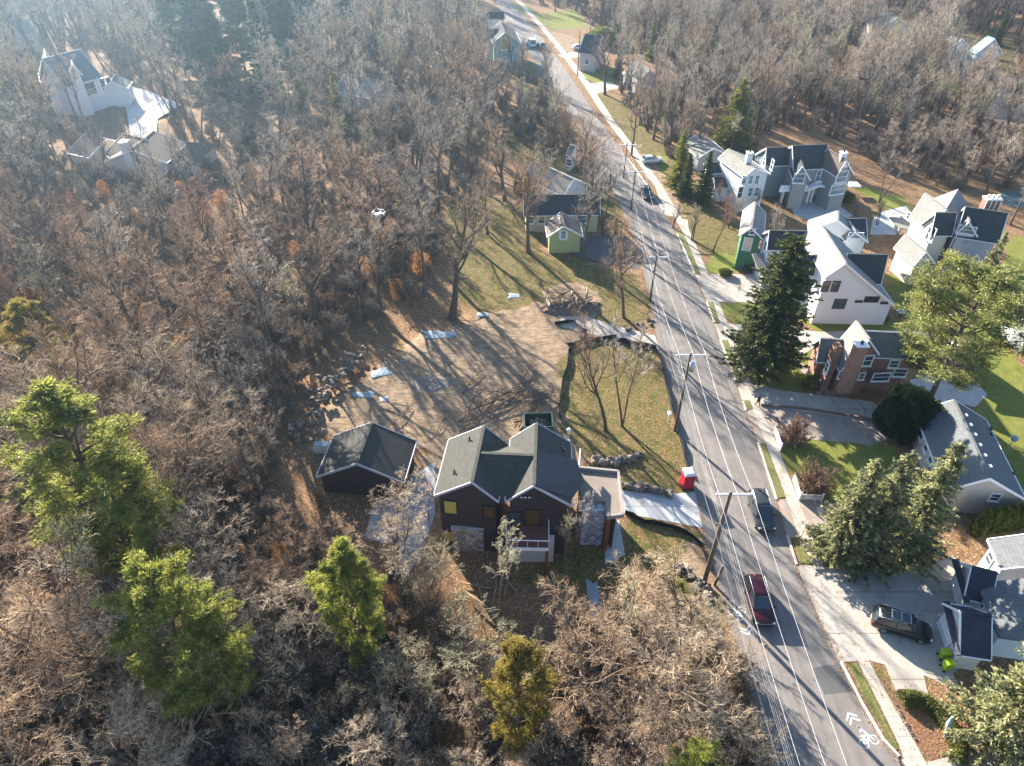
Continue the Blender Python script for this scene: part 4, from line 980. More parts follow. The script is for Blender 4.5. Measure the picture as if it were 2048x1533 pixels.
b = MB(h.location); b.prism([(P0[0], pp[0][1] - .4), (pp[1][0] - .4, pp[1][1] - .4), (pp[2][0] - .5, pp[2][1] + .5), (P1[0] + .5, P1[1] + .1), (P0[0], P0[1])], -.3, 5.25); b.build("porch_wall", M_TAUPE, h)
wallquad(h, "shed_roof_upstand", (1157,938), (1160,905), 7.0, 7.5, M_TRIM, .1)
# ---- garage
h = house("detached_garage", (715, 980), "dark detached garage with a shingled gable roof left of the brown house", "garage")
k = block(h, (713,927), (744,845), 5.2, (625,972), (805,973), 2.7, 2.9, M_DSIDE, mat("roof_weathered_shingle", (.05, .051, .046), .95, .3, 1.2, .4, patt='shingle'), M_DTRIM)
h = thing("heat_pump", G((646, 903)), "pale blue topped plastic tank left of the dark garage", "storage tank")
b = MB(h.location); b.loft([[(h.location[0] + x * s, h.location[1] + y * s, z) for x, y in ((-.9, -.45), (.9, -.45), (.9, .45), (-.9, .45))] for z, s in ((0, .9), (.2, 1), (.95, 1), (1.1, .9))]); b.build("body", M_TRIM, h)
b = MB(h.location); b.box((h.location[0], h.location[1], 1.14), (1.6, .8, .08)); b.build("lid", M_PLAST, h)

# ---- yellow house
h = house("yellow_house", (1125, 470), "pale yellow single storey house with a dark roof behind the lawn")
k = block(h, (1047,391), (1200,389), 5.6, 3.8, (1120,431), 3.0, 3.0, M_YEL, M_DARKR)
for x in (1060, 1083): opening(k, 'R', (x, 440), 1.0, 1.2)
opening(k, 'R', (1165, 438), 1.8, 1.4, M_BLUEGL)
k = block(h, (1128,452), (1122,424), 4.9, (1092,459), (1163,461), 3.0, 3.0, M_YELG, M_BROWNR)
opening(k, 'A', (1127, 470), .8, 1.3, M_BLUEGL); 
for s in (-1, 1): opening(k, 'A', (1127 + s * 6.5, 470), .35, 1.3, M_TRIM, "shutter", M_TRIM, .03, False, False)
b = MB(h.location)
for i in range(4):
    p = G((1119 + i * 1.2, 432 + i * 4.5), 5.0); b.box((p[0] - .2, p[1], p[2] - .02), (.3, .3, .14))
b.build("ridge_vent", M_TRIM, k.roof)
h = house("grey_roofed_bungalow", (1110, 385), "white gabled bungalow with a long grey roof behind the yellow house")
block(h, (1147,358), (1065,322), 5.4, (1093,377), 4.5, 2.9, 2.9, M_WHITE, M_GREYR)
# ---- white two storey
h = house("white_house", (1500, 398), "white two storey house with a light grey gable roof beside two dark spruces")
k = block(h, (1510,336), (1457,298), 8.0, (1475,346), (1537,345), 6.5, 6.5, M_WHITE, M_GREYR)
k5 = k
for x in (1488, 1501, 1513.6): opening(k, 'A', (x, 359.5), .75, 1.5, M_BLUEGL)
for x in (1500, 1512.6): opening(k, 'A', (x, 384), .8, 1.6, M_BLUEGL)
opening(k, 'A', (1480, 385), .9, 2.0, M_GLASS, "door")
k = block(h, (1416,325), (1460,325), 5.6, 2.5, (1425,347), 4.3, 4.3, M_WHITE, M_DARKR)
for x in (1437, 1450): opening(k, 'R', (x, 349), .9, .4)
k = block(h, (1428,356), (1466,356), 3.9, 2.0, (1440,376), 2.8, 2.8, M_WHITE, M_DARKR)
opening(k, 'R', (1450, 388), 4.2, 2.0, M_GARD, "garage_door")
# ---- blue grey house
h = house("blue_grey_house", (1640, 400), "large blue grey house with white trimmed gables and a charcoal roof")
k = block(h, (1585,292), (1655,289), 9.6, 5.0, (1640,338), 6.3, 6.3, M_GREYS, M_DARKR)
for x in (1637, 1645, 1651): opening(k, 'R', (x, 351), .8, 1.7, M_BLUEGL)
k = block(h, (1533,296), (1600,294), 8.8, 4.0, (1552,332), 6.0, 6.0, M_BLUES, M_DARKR)
for p in ((1530,322), (1545,330), (1514,320)): opening(k, 'A', p, .9, 1.7)
k = block(h, (1693,321), (1654,297), 9.2, (1672,340), (1706,348), 6.4, 6.4, M_GREYS, M_BROWNR)
opening(k, 'A', (1683, 354), 2.0, 1.9, M_BLUEGL); opening(k, 'A', (1675, 379), 2.8, 1.7, M_BLUEGL); opening(k, 'A', (1693, 330), .9, .6, M_TRIM, "gable_vent", sill=False)
k = block(h, (1606,332), (1598,312), 8.0, (1585,357), (1618,354), 5.6, 5.6, M_GREYS, M_DARKR)
opening(k, 'A', (1598, 357), 1.7, 1.6, M_BLUEGL)
chimney(h, (1500,306), 9.6, .95, M_WHITE); chimney(h, (1688,306), 9.9, .95, M_WHITE)
slab(h, "porch_roof", [((1616,379),3.2),((1640,371),3.9),((1668,377),3.2),((1664,369),3.6),((1640,361),4.3),((1620,369),3.6)], .35, M_TRIM)
slab(h, "garage_canopy", [((1558,382),3.0),((1618,380),3.0),((1616,370),3.7),((1562,371),3.7)], .3, M_TRIM)
for x, y in ((1561,407),(1588,406),(1612,405),(1620,404),(1655,402),(1664,400)):
    p = G((x, y)); b = MB(h.location); b.box((p[0], p[1], 1.6), (.35, .35, 3.3)); b.build("column", M_TRIM, h)
kk = k
p0 = G((1600, 401)); 
for x, mm in ((1575, M_BLACK), (1600, M_WOODB)): opening_at(h, p0, np.array((0, -1., 0)), (x, 390), 2.3, 2.3, mm, "garage_door", sill=False)
b = MB(h.location); p1, p2 = G((1565, 401)), G((1666, 398)); b.obox((p1 + p2) / 2 + np.array((0, 1.0, 1.6)), p2 - p1, np.array((0, 1.8, 0)), np.array((0, 0, 3.3))); b.build("porch_wall", M_GREYS, h)
opening_at(h, G((1645, 398)), np.array((0, -1., 0)), (1643, 388), 1.1, 2.2, M_BLUEGL, "door")
b = MB(h.location); p = G((1702, 385)); b.box((p[0], p[1], 1.5), (2.0, 2.0, .2)); b.build("side_deck", M_TRIM, h)
# ---- green cottage
h = house("green_house", (1497, 505), "green two storey house with a small white dormer window on its front")
k = block(h, (1503,455), (1510,404), 7.4, (1479,471), (1527,470), 5.8, 5.8, M_GREEN, M_GREYR)
opening(k, 'A', (1495,488), 1.1, 1.9, M_CREAM); opening(k, 'A', (1505,463), .7, .9)
# ---- small snowy roofed building
h = house("small_outbuilding", (1405, 300), "small dark outbuilding with a pale roof above the white two storey house", "shed")
block(h, (1428,296), (1395,268), 4.5, 3.0, 3.5, 2.8, 2.8, M_GREYS, M_GREYR)
# ---- large white house
h = house("white_gable_house", (1700, 640), "large white house with a huge asymmetrical gable wall and grey roofs")
k = block(h, (1692,527), (1640,446), 9.8, (1642,543), (1784,603), 7.6, 3.4, M_WHITE, mat("roof_pale_grey_shingle", (.25, .25, .235), .95, .15, 2.2, .4, patt='shingle'))
PAL = MATS["roof_pale_grey_shingle"]
for p in ((1651,573), (1671,573)): opening(k, 'A', p, .95, 1.6, M_GLASS, trim=M_BLACK, fr=.05, sill=False)
opening(k, 'A', (1679,608), 1.6, 1.5, M_GLASS, trim=M_BLACK, fr=.05, sill=False)
for p in ((1717,603), (1768,606)): opening(k, 'A', p, .95, .35, M_GLASS, trim=M_BLACK, fr=.03, sill=False, div=False)
c = opening(k, 'A', (1743,599), 1.9, .9, M_BLACK, "awning", M_BLACK, .03, False, False)
k8 = k
k = block(h, (1539,461), (1630,463), 8.4, 3.5, (1560,499), 5.8, 5.8, M_WHITE, M_DARKR)
opening(k, 'A', (1532,492), .8, 1.4)
opening(k, 'R', (1552,512), .9, 1.2)
k = block(h, (1600,512), (1676,510), 8.0, 3.0, (1640,542), 5.6, 5.6, M_WHITE, M_DARKR, nowall=True, fasc=False)
k = block(h, (1777,510), (1696,508), 8.6, (1777,568), 4.0, 4.6, 5.0, M_WHITE, M_DARKR)
k = block(h, (1662,439), (1733,437), 7.4, 4.0, (1741,482), 4.8, 4.8, M_TEALW, M_DARKR)
k = block(h, (1711,464), (1694,438), 7.2, (1694,476), (1729,473), 5.6, 5.6, M_WHITE, PAL)
opening(k, 'A', (1711,471), 2.0, .8, M_BLUEGL)
k = block(h, (1676,422), (1676,440), 8.2, 3.6, 3.6, 6.0, 6.0, M_WHITE, PAL)
slab(h, "porch_roof", [((1504,507),4.2),((1526,506),4.2),((1545,545),3.0),((1521,551),3.0)], .2, M_GREYR)
for p in ((1508,540),(1522,572)):
    q = G(p); b = MB(h.location); b.box((q[0], q[1], 1.5), (.3, .3, 3.2)); b.build("column", M_TRIM, h)
b = MB(h.location); p = G((1540,560)); b.box((p[0] + 1, p[1] + 1, 1.5), (6, 5, 3.2)); b.build("entrance_wall", M_WHITE, h)
for i, (p, s) in enumerate((((1773,645), 1.0), ((1795,640), 1.3), ((1800,622), 1.1))):
    pass
# ---- tan stone house
h = house("tan_stone_house", (1920, 510), "tan stone house with many gables, a huge striped chimney and a charcoal roof")
k = block(h, (1931,414), (2017,427), 10.0, 4.5, (1960,482), 6.2, 6.2, M_LILAC, M_DARKR)
opening(k, 'R', (1911,488), 1.0, 2.2); 
k2 = block(h, (1850,386), (1893,418), 9.4, 4.0, (1809,420), 5.4, 5.4, M_CREAM, PAL)
for i in range(5): opening(k2, 'R', (1818 + i * 8, 432 + i * 5.8), .7, 1.0)
k = block(h, (1872,426), (1915,426), 9.2, 2.5, (1882,462), 6.0, 6.0, M_CREAM, M_DARKR)
for p in ((1858,467), (1867,470)): opening(k, 'A', p, .7, 2.0)
k = block(h, (1939,444), (1931,414), 8.9, (1919,461), (1952,462), 6.9, 6.9, M_LILAC, PAL)
opening(k, 'A', (1933,460), 2.3, 1.1, M_BLUEGL)
b = MB(h.location); q = G((1964,450), 6.5)
b.loft([[(q[0] + x * s, q[1] + y * s + .3, z) for x, y in ((-1.1, -.6), (1.1, -.6), (1.1, .6), (-1.1, .6))] for z, s in ((3, 1), (10.6, 1))]); c_ = b.build("chimney", M_BRICK, h)
b = MB(h.location)
for i in range(4): b.box((q[0] - 1.05 + i * .7, q[1] - .32, 8.6), (.12, .06, 3.8))
b.box((q[0], q[1] + .3, 10.65), (2.4, 1.4, .2)); b.box((q[0], q[1] - .32, 6.7), (2.2, .06, .14)); b.build("chimney_trim", M_TRIM, c_)
b = MB(h.location)
for i in range(3): b.tube([(q[0] - .7 + i * .7, q[1] + .3, 10.7), (q[0] - .7 + i * .7, q[1] + .3, 11.2)], .22, 8)
b.build("chimney_pot", M_CREAM, c_)
apex = G((1917,378), 11); org = h.location; b = MB(org); bs_ = [(apex[0] - 3, apex[1] - 3.2, 7.2), (apex[0] + 3, apex[1] - 3.2, 7.2), (apex[0] + 3, apex[1] + 3, 7.2), (apex[0] - 3, apex[1] + 3, 7.2)]
b.add(bs_ + [tuple(apex)], [(0, 1, 4), (1, 2, 4), (2, 3, 4), (3, 0, 4), (3, 2, 1, 0)]); b.build("pyramid_roof", PAL, h)
b = MB(org); b.box((apex[0], apex[1], 3.5), (5.4, 5.4, 7.4)); b.build("tower_wall", M_CREAM, h)
slab(h, "porch_roof", [((1779,434),3.4),((1812,436),3.6),((1842,462),3.4),((1800,456),3.0)], .2, M_GREYR)
for p in ((1790,462), (1800,468)):
    q = G(p); b = MB(org); b.box((q[0], q[1], 1.4), (.5, .5, 3.0)); b.build("column", M_CREAM, h)
b = MB(org); p = G((1925,520)); b.box((p[0], p[1] + .9, 2.8), (6.5, .6, .3)); b.build("entrance_canopy", M_BLACK, h)
opening_at(h, G((1920, 512)), np.array((0, -1., 0)), (1913, 517), 1.6, 2.0, M_GLASS, "door")
h = house("stone_garage", (1835, 545), "stone coloured garage with a round blue window beside the tan house", "garage")
k = block(h, (1853,503), (1810,469), 5.8, (1823,523), (1867,524), 3.6, 3.6, M_CREAM, PAL)
opening(k, 'A', (1846,512), .7, .7, M_BLUEGL, sill=False)
# ---- brick house
h = house("brick_house", (1740, 785), "red brick house with a slate grey roof and a brick chimney")
k = block(h, (1739,679), (1712,642), 8.6, (1677,738), (1764,716), 3.9, 6.4, M_BRICK, PAL)
opening(k, 'A', (1735.5,721), 1.0, 1.4); opening(k, 'A', (1683,749), .7, 1.0); opening(k, 'A', (1723,752), .6, .9); opening(k, 'A', (1762,754), 2.0, 1.1)
chimney(h, (1723,690), 9.8, 1.3, M_BRICK, 3, .9)
kb = block(h, (1725,662), (1845,668), 8.2, 3.5, (1800,716), 5.2, 5.2, M_BRICK, mat("roof_slate", (.14, .16, .175), .9, .25, 2, .4, patt='shingle'))
opening(kb, 'R', (1800,745), 1.4, 1.1); opening(kb, 'R', (1788,728), 1.0, 1.0)
k = block(h, (1642,677), (1688,680), 6.2, 2.5, (1665,725), 3.4, 3.4, M_BRICK, MATS["roof_slate"])
opening(k, 'A', (1655,735), .8, 1.3)
b = MB(h.location); p = G((1671,690), 6.5); b.box((p[0], p[1] - .5, 3.4), (.7, 1.2, 7.0)); b.build("gable_stack", M_BRICK, h)
opening(k, 'R', (1664,742), 1.2, 1.8, M_GLASS, "door")
h = house("white_extension", (1950, 735), "low white building with a flat pale roof behind the cedar", "outbuilding")
slab(h, "roof", [((1905,668),3.4),((1972,690),3.4),((1950,714),3.4),((1885,706),3.4)], .35, M_TRIM)
b = MB(h.location); q = [G(p, 3.0) for p in ((1910,674),(1960,692),(1942,708),(1892,702))]; b.prism([(p[0], p[1]) for p in q], -.2, 3.05); b.build("wall", M_BRICK, h)
q = G((1950,738)); b = MB(h.location); b.box((q[0], q[1], 1.5), (.25, .25, 3.2)); b.build("post", M_TRIM, h)
# ---- long grey roof
h = house("long_roof_house", (1950, 960), "long low house with a blue grey roof and a beige gable wall")
k = block(h, (1981,957), (1908,800), 5.6, (1868,919), (2046,987), 3.3, 3.3, M_BEIGE, mat("roof_blue_grey_shingle", (.13, .14, .145), .95, .2, 1.6, .4, patt='shingle'))
opening(k, 'A', (1990,994), .8, .9)
for i in range(5): opening(k, 'L', (1836 + i * 9.5, 845 + i * 24), .9, 1.2)
b = MB(h.location)
for i in range(6): p = k.P(k.L * (.18 + i * .13), -.75, k.zat(-.75)); b.box((p[0], p[1], p[2] + .06), (.34, .34, .14))
b.build("roof_vent", M_TRIM, k.roof)
vents(k, [(.75, -3.6), (.3, -4.2), (.85, -4.0)])
# ---- lower right house
h = house("garage_fronted_house", (1980, 1260), "white house with two gabled garage wings and a blue grey roof at the lower right")
BR = MATS["roof_blue_grey_shingle"]; NAVY = mat("roof_navy_shingle", (.045, .045, .065), .95, .2, 3, .4, patt='shingle')
e1, e2 = G((1955,1166), 3.3)[:2], G((1998,1275), 3.3)[:2]; uu = (e2 - e1) / np.linalg.norm(e2 - e1); nn_ = np.array((-uu[1], uu[0]))
if nn_[0] < 0: nn_ = -nn_
e3 = G((1975,1080), 3.3)[:2]
k = block(h, e1 + nn_ * 6.5 - uu * .0, e2 + nn_ * 6.5, 6.2, 6.5 if np.dot(nn_, (-uu[1], uu[0])) < 0 else 6.5, 6.5, 3.3, 3.3, M_WHITE, BR, hipB=4.5)
kx = k
for p in ((1968,1203), (1985,1252)): opening(k, 'R' if np.dot(nn_, k.n) > 0 else 'L', p, .9, 1.2)
s0 = e1 - uu * np.dot(e1 - e3, uu); s0 = e3; e4 = s0 + uu * 3.4
k = block(h, s0 + nn_ * 6.0, e4 + nn_ * 6.0, 6.3, 6.0, 6.0, 3.4, 3.4, M_WHITE, BR)
opening(k, 'R' if np.dot(nn_, k.n) > 0 else 'L', (1981,1118), .9, 1.2)
k = block(h, (1922,1223), (1984,1232), 4.7, 2.2, (1950,1315), 2.5, 2.5, M_WHITE, NAVY)
opening(k, 'A', (1891,1264), 2.4, 2.1, M_GARD, "garage_door")
slab(h, "garage_canopy", [((1886,1203),2.6),((1900,1203),2.9),((1922,1310),2.9),((1912,1310),2.6)], .15, NAVY)
opening(k, 'A', (1906,1262), .35, .5, M_METAL, "wall_lamp", sill=False)
k = block(h, (1943,1134), (1996,1147), 4.7, 2.2, (1960,1205), 2.5, 2.5, M_WHITE, NAVY)
opening(k, 'A', (1915,1170), 2.2, 2.0, M_GARD, "garage_door")
slab(h, "entry_canopy", [((1904,1118),2.6),((1918,1118),2.9),((1940,1204),2.9),((1930,1204),2.6)], .15, NAVY)
# ---- house at right edge
h = house("pale_roofed_building", (2060, 650), "building with a bright pale roof cut by the right edge of the picture", "outbuilding")
slab(h, "roof", [((2000,592),4.0),((2110,570),4.6),((2130,700),4.6),((2040,650),4.0)], .3, M_CREAM)
b = MB(h.location); q = [G(p, 3.8) for p in ((2008,596),(2105,576),(2120,690),(2040,642))]; b.prism([(p[0], p[1]) for p in q], -.2, 3.75); b.build("wall", M_WHITE, h)
# ---- far houses
h = house("teal_house", (1010, 118), "teal gabled house with a dark roof beside the far road")
k = block(h, (1011,64), (1001,42), 8.4, (984,83), (1041,84), 5.8, 5.6, M_TEALW, M_DARKR)
opening(k, 'A', (1012,88), 2.6, 2.8, mat("gold_panel", (.35, .33, .08), .6))
k = block(h, (970,58), (1006,59), 7.6, 3.5, (985,78), 5.4, 5.4, M_WHITE, M_DARKR)
h = house("black_roofed_house", (990, 62), "white house with a flat looking black roof at the top of the far road")
k = block(h, (973,24), (1009,24), 6.6, 3.0, (990,39), 4.9, 4.9, M_WHITE, M_DARKR)
h = house("red_house", (960, 50), "small red brown house left of the black roofed one at the top")
block(h, (958,30), (955,18), 5.6, 3.0, 3.0, 4.0, 4.0, mat("red_siding", (.2, .07, .07), .8), M_DARKR)
h = house("white_manor", (150, 205), "big white house with a teal grey roof and a columned front at the upper left")
k = block(h, (84,118), (160,99), 11.5, 5.0, (180,161), 6.4, 6.4, M_WHITE, mat("roof_teal_grey", (.13, .155, .165), .9, .2, 2, .3, patt='shingle'))
TG = MATS["roof_teal_grey"]
for x, y, w_ in ((158,184,2.2), (181,178,2.4), (206,170,1.0), (218,167,1.0)): opening(k, 'R', (x, y), w_, 2.6)
for x, y in ((148,187), (169,182), (193,175), (200,172)): opening(k, 'R', (x, y), .35, 3.8, M_TRIM, "column", sill=False, div=False)
k = block(h, (146,131), (141,118), 10.6, (134,155), (163,156), 8.4, 8.4, M_WHITE, TG)
opening(k, 'A', (151,151), 1.0, 1.9)
k = block(h, (95,126), (88,98), 10.6, (80,162), (122,150), 6.0, 6.0, M_WHITE, TG)
k = block(h, (222,163), (232,150), 5.5, 3.0, 3.0, 3.8, 3.8, M_WHITE, TG)
h = house("brown_roofed_house", (290, 315), "low house with brown hipped roofs half hidden in the left woods")
block(h, (307,262), (262,300), 5.6, 6.0, 6.0, 3.2, 3.2, M_BEIGE, M_BROWNR, hipA=0)
block(h, (345,283), (405,285), 5.0, 5.0, 5.0, 2.8, 2.8, M_BEIGE, M_BROWNR, hipA=3.5, hipB=3.5)
block(h, (168,268), (212,277), 5.0, 3.5, 5.0, 3.0, 3.0, M_BEIGE, M_BROWNR); block(h, (246,267), (292,279), 5.6, 2.5, 5.5, 3.2, 3.2, M_BEIGE, M_BROWNR)
chimney(h, (248,284), 6.8, 1.4, M_WHITE)
for nm, lb, A, B, zr, eR, zeR, wm, rm, eL in (
    ("grey_gabled_house", "grey house with a steep dark roof right of the far road", (1170,68), (1205,72), 8, 4.5, 4.5, M_LILAC, M_DARKR, 4.5),
    ("pale_garage", "pale garage half hidden by bare trees right of the far road", (1272,122), (1300,140), 6, 3.5, 3.4, M_LILAC, M_GREYR, 3.5),
    ("white_roofed_barn", "long pale roofed building in the upper middle woods", (690,148), (765,163), 6, 5, 3.6, M_BEIGE, M_GREYR, 5),
    ("dark_roofed_house", "tan gabled house with a dark roof at the top right of the woods", (1765,17), (1795,35), 9, 4.5, 5.8, M_CREAM, M_DARKR, 5.5),
    ("far_dark_house", "dark roofed house at the very top of the upper right woods", (1635,4), (1660,6), 8, 4, 5, M_WHITE, M_DARKR, 4),
    ("green_roofed_house", "house with a dull green hipped roof in the upper right woods", (1905,72), (1925,78), 8, 5, 5, M_WHITE, mat("roof_dull_green", (.12, .14, .13), .9), 5),
    ("pale_blue_house", "pale blue gabled house behind the yellow tree at the upper right", (1990,78), (1975,72), 9.5, 3.6, 6.2, mat("pale_blue_siding", (.45, .6, .68), .7), M_TEALW, 3.6),
    ("right_edge_house", "white house with a grey roof cut by the upper right edge", (2010,150), (2075,162), 7.5, 5, 4.5, M_WHITE, M_GREYR, 5),
    ("white_outbuilding", "tiny white outbuilding among bare trees beside the far road", (1140,290), (1152,292), 4.5, 2.0, 3.2, M_WHITE, M_GREYR, 2.0),
    ("corner_house", "pale house in the haze at the top left corner", (22,48), (58,42), 7, 4, 4.5, M_BEIGE, M_GREYR, 4)):
    h = house(nm, ((A[0] + B[0]) / 2, (A[1] + B[1]) / 2 + 20), lb)
    k = block(h, A, B, zr, eL, eR, zeR, zeR, wm, rm)
    opening(k, 'R', proj(k.P(k.L * .5, -k.wr + k.ov, zeR * .55)), 1.1, 1.2); opening(k, 'A', proj(k.P(k.ov, 0, zeR * .7)), 1.1, 1.3)
# ------------------------------------------------------------------ cars
M_TYRE = mat("tyre_rubber", (.02, .02, .02), .9, .2, 8, 0); M_RIM = mat("alloy_rim", (.45, .46, .47), .3, .1, 8, 0, .9)
M_CGL = glass("car_glass", (.02, .03, .035), .04); M_LAMP = mat("lamp_lens", (.75, .76, .78), .15, .05, 5, 0); M_TAIL = mat("tail_lens", (.45, .02, .02), .2, .1, 5, 0)
def carpaint(name, col): return mat(name, col, .3, .06, 3, 0, .1, .4, coat=.5)
def car(name, p, head, label, paint, L=4.8, Wd=1.9, H=1.68, suv=True, sunroof=False, rails=True, cat="car"):
    """car with its nose along heading (radians from +X)"""
    q = G(p); o = thing(name, q, label, cat, None, head); hw = Wd / 2
    # stations: x, half width, sill z, belt z
    st = [(-.5, .80, .50, .86), (-.485, .90, .40, .98), (-.44, .96, .32, 1.02), (-.30, 1, .28, 1.03), (0, 1, .26, 1.01), (.18, 1, .27, .98), (.30, .99, .28, .93), (.42, .95, .30, .84), (.485, .84, .36, .72), (.5, .70, .44, .62)]
    rings = []
    for x, wf, zl, zb in st:
        w_ = hw * wf; rings.append([(x * L, -w_ * .93, zl), (x * L, -w_, zl + .16), (x * L, -w_ * .99, zb - .22), (x * L, -w_ * .93, zb - .03), (x * L, -w_ * .80, zb + .01), (x * L, w_ * .80, zb + .01), (x * L, w_ * .93, zb - .03), (x * L, w_ * .99, zb - .22), (x * L, w_, zl + .16), (x * L, w_ * .93, zl)])
    b = MB(); b.loft(rings); body = b.build("body", paint, o, True, (0, 0, 0))
    bv = body.modifiers.new("bevel", 'BEVEL'); bv.width = .03; bv.segments = 2; bv.limit_method = 'ANGLE'
    gx = [(-.475, .70, .98, .99), (-.43, .82, .98, H * .90), (-.36, .83, 1.0, H * .965), (-.1, .83, 1.0, H * .975), (.06, .82, 1.0, H * .955), (.22, .84, .97, 1.0)] if suv else [(-.44, .70, .95, .97), (-.30, .80, .97, H * .93), (-.1, .82, 1.0, H * .97), (.05, .81, 1.0, H * .95), (.24, .84, .95, .98)]
    rings = [[(x * L, -hw * wf * 1.05, z0), (x * L, -hw * wf * .86 if z1 > z0 + .1 else -hw * wf, z1), (x * L, hw * wf * .86 if z1 > z0 + .1 else hw * wf, z1), (x * L, hw * wf * 1.05, z0)] for x, wf, z0, z1 in gx]
    b = MB(); b.loft(rings); b.build("cabin_glass", M_CGL, o, False, (0, 0, 0))
    rx0, rx1 = (-.43, .07) if suv else (-.31, .05)
    b = MB(); n = 5; R_ = []
    for i in range(n):
        f = i / (n - 1); x = (rx0 + (rx1 - rx0) * f) * L; zz = H * (.93 + .065 * sin(pi * (.15 + .75 * f))); w_ = hw * .74
        R_.append([(x, -w_, zz - .035), (x, -w_ * .9, zz), (x, w_ * .9, zz), (x, w_, zz - .035)])
    b.loft(R_); rf = b.build("roof_panel", paint, o, True, (0, 0, 0))
    b = MB()
    for s in (-1, 1):
        for x0, x1 in ((rx1 * L, .23 * L), (rx0 * L, (gx[0][0] + .01) * L)): b.tube([(x0, s * hw * .70, H * .93), (x1, s * hw * .82, 1.0)], .045, 5)
        b.tube([(-.13 * L, s * hw * .72, H * .93), (-.13 * L, s * hw * .88, 1.0)], .045, 5)
    b.build("pillar", paint, o, False, (0, 0, 0))
    if rails:
        for s in (-1, 1):
            b = MB(); b.tube([(rx0 * L + .15, s * hw * .70, H * .985), (rx0 * L + .3, s * hw * .70, H + .05), (rx1 * L - .3, s * hw * .70, H + .05), (rx1 * L - .15, s * hw * .70, H * .985)], .025, 6); b.build("roof_rail", M_METAL, o, True, (0, 0, 0))
    if sunroof:
        b = MB(); b.box((-.07 * L, 0, H + .012), (1.5, .92, .02)); b.build("sunroof", M_CGL, rf)
        b = MB()
        for x in (-.07 * L - .76, -.07 * L, -.07 * L + .76): b.box((x, 0, H + .02), (.07, 1.0, .03))
        for y in (-.48, .48): b.box((-.07 * L, y, H + .02), (1.55, .05, .03))
        b.build("sunroof_frame", M_METAL, rf)
    for sx in (-1, 1):
        for s in (-1, 1):
            w_ = bpy.data.objects.new("wheel", None)
            b = MB(); cx, cy = sx * .30 * L + .02 * L, s * (hw - .10)
            prof = [(.30, -.11), (.345, -.09), (.35, 0), (.345, .09), (.30, .11)]
            b.loft([[(cx + r * cos(2 * pi * i / 16), cy + y, .35 + r * sin(2 * pi * i / 16)) for i in range(16)] for r, y in prof]); ty = b.build("wheel", M_TYRE, o, True, (0, 0, 0))
            b = MB(); b.loft([[(cx + r * cos(2 * pi * i / 16), cy + s * y, .35 + r * sin(2 * pi * i / 16)) for i in range(16)] for r, y in ((.24, .10), (.23, .125), (.08, .12))]); b.build("rim", M_RIM, ty)
    for s in (-1, 1):
        b = MB(); b.box((.462 * L, s * hw * .70, .70), (.16, .34, .13), s * -.35); b.build("headlight", M_LAMP, o)
        b = MB(); b.box((-.478 * L, s * hw * .74, .86), (.12, .28, .22), s * .25); b.build("taillight", M_TAIL, o)
        b = MB(); b.box((.17 * L, s * (hw + .08), 1.03), (.16, .2, .14)); b.build("mirror", paint, o)
    b = MB(); b.box((.497 * L, 0, .55), (.06, .9, .2)); b.build("grille", M_BLACK, o)
    b = MB(); b.box((-.497 * L, 0, .62), (.04, .52, .12)); b.build("number_plate", M_LAMP, o)
    return o
def heading(a, c): A, C_ = G(a), G(c); return atan2(C_[1] - A[1], C_[0] - A[0])
RDH = heading((1470,1200), (1420,1000))
car("dark_suv", (1520,1030), RDH + pi, "dark glossy four wheel drive car driving beside the tallest power pole", carpaint("charcoal_paint", (.035, .04, .045)), 4.9, 1.95, 1.75)
car("red_suv", (1515,1210), RDH + pi, "dark red car driving down the left lane below the tallest power pole", carpaint("dark_red_paint", (.045, .004, .008)), 4.9, 1.95, 1.75)
car("black_suv", (1798,1258), heading((1760,1245), (1850,1272)), "black car with a framed sunroof parked on the wide concrete drive", carpaint("black_paint", (.012, .013, .018)), 4.95, 1.97, 1.75, True, True)
car("dark_car", (1292,392), heading((1290,392), (1262,340)) + pi, "small dark car on the far part of the road", carpaint("black_paint", (.012, .013, .018)), 4.5, 1.8, 1.5, False, rails=False)
car("silver_car", (1303,326), .2, "silver car parked beside the far pavement", carpaint("silver_paint", (.5, .53, .56)), 4.5, 1.8, 1.5, False, rails=False)
car("blue_van", (1063,92), heading((1063,92), (1050,75)), "pale blue van on the far road beside the teal house", carpaint("pale_blue_paint", (.45, .6, .66)), 5.2, 2.0, 2.1, cat="van")
car("grey_car", (1160,100), 0.1, "grey car parked on the far concrete drive right of the road", carpaint("silver_paint", (.5, .53, .56)), 4.5, 1.8, 1.5, False, rails=False)
car("dark_far_car", (1082,96), heading((1082,96), (1063,80)), "dark car on the far bright road", carpaint("charcoal_paint", (.035, .04, .045)), 4.5, 1.8, 1.5, False, rails=False)

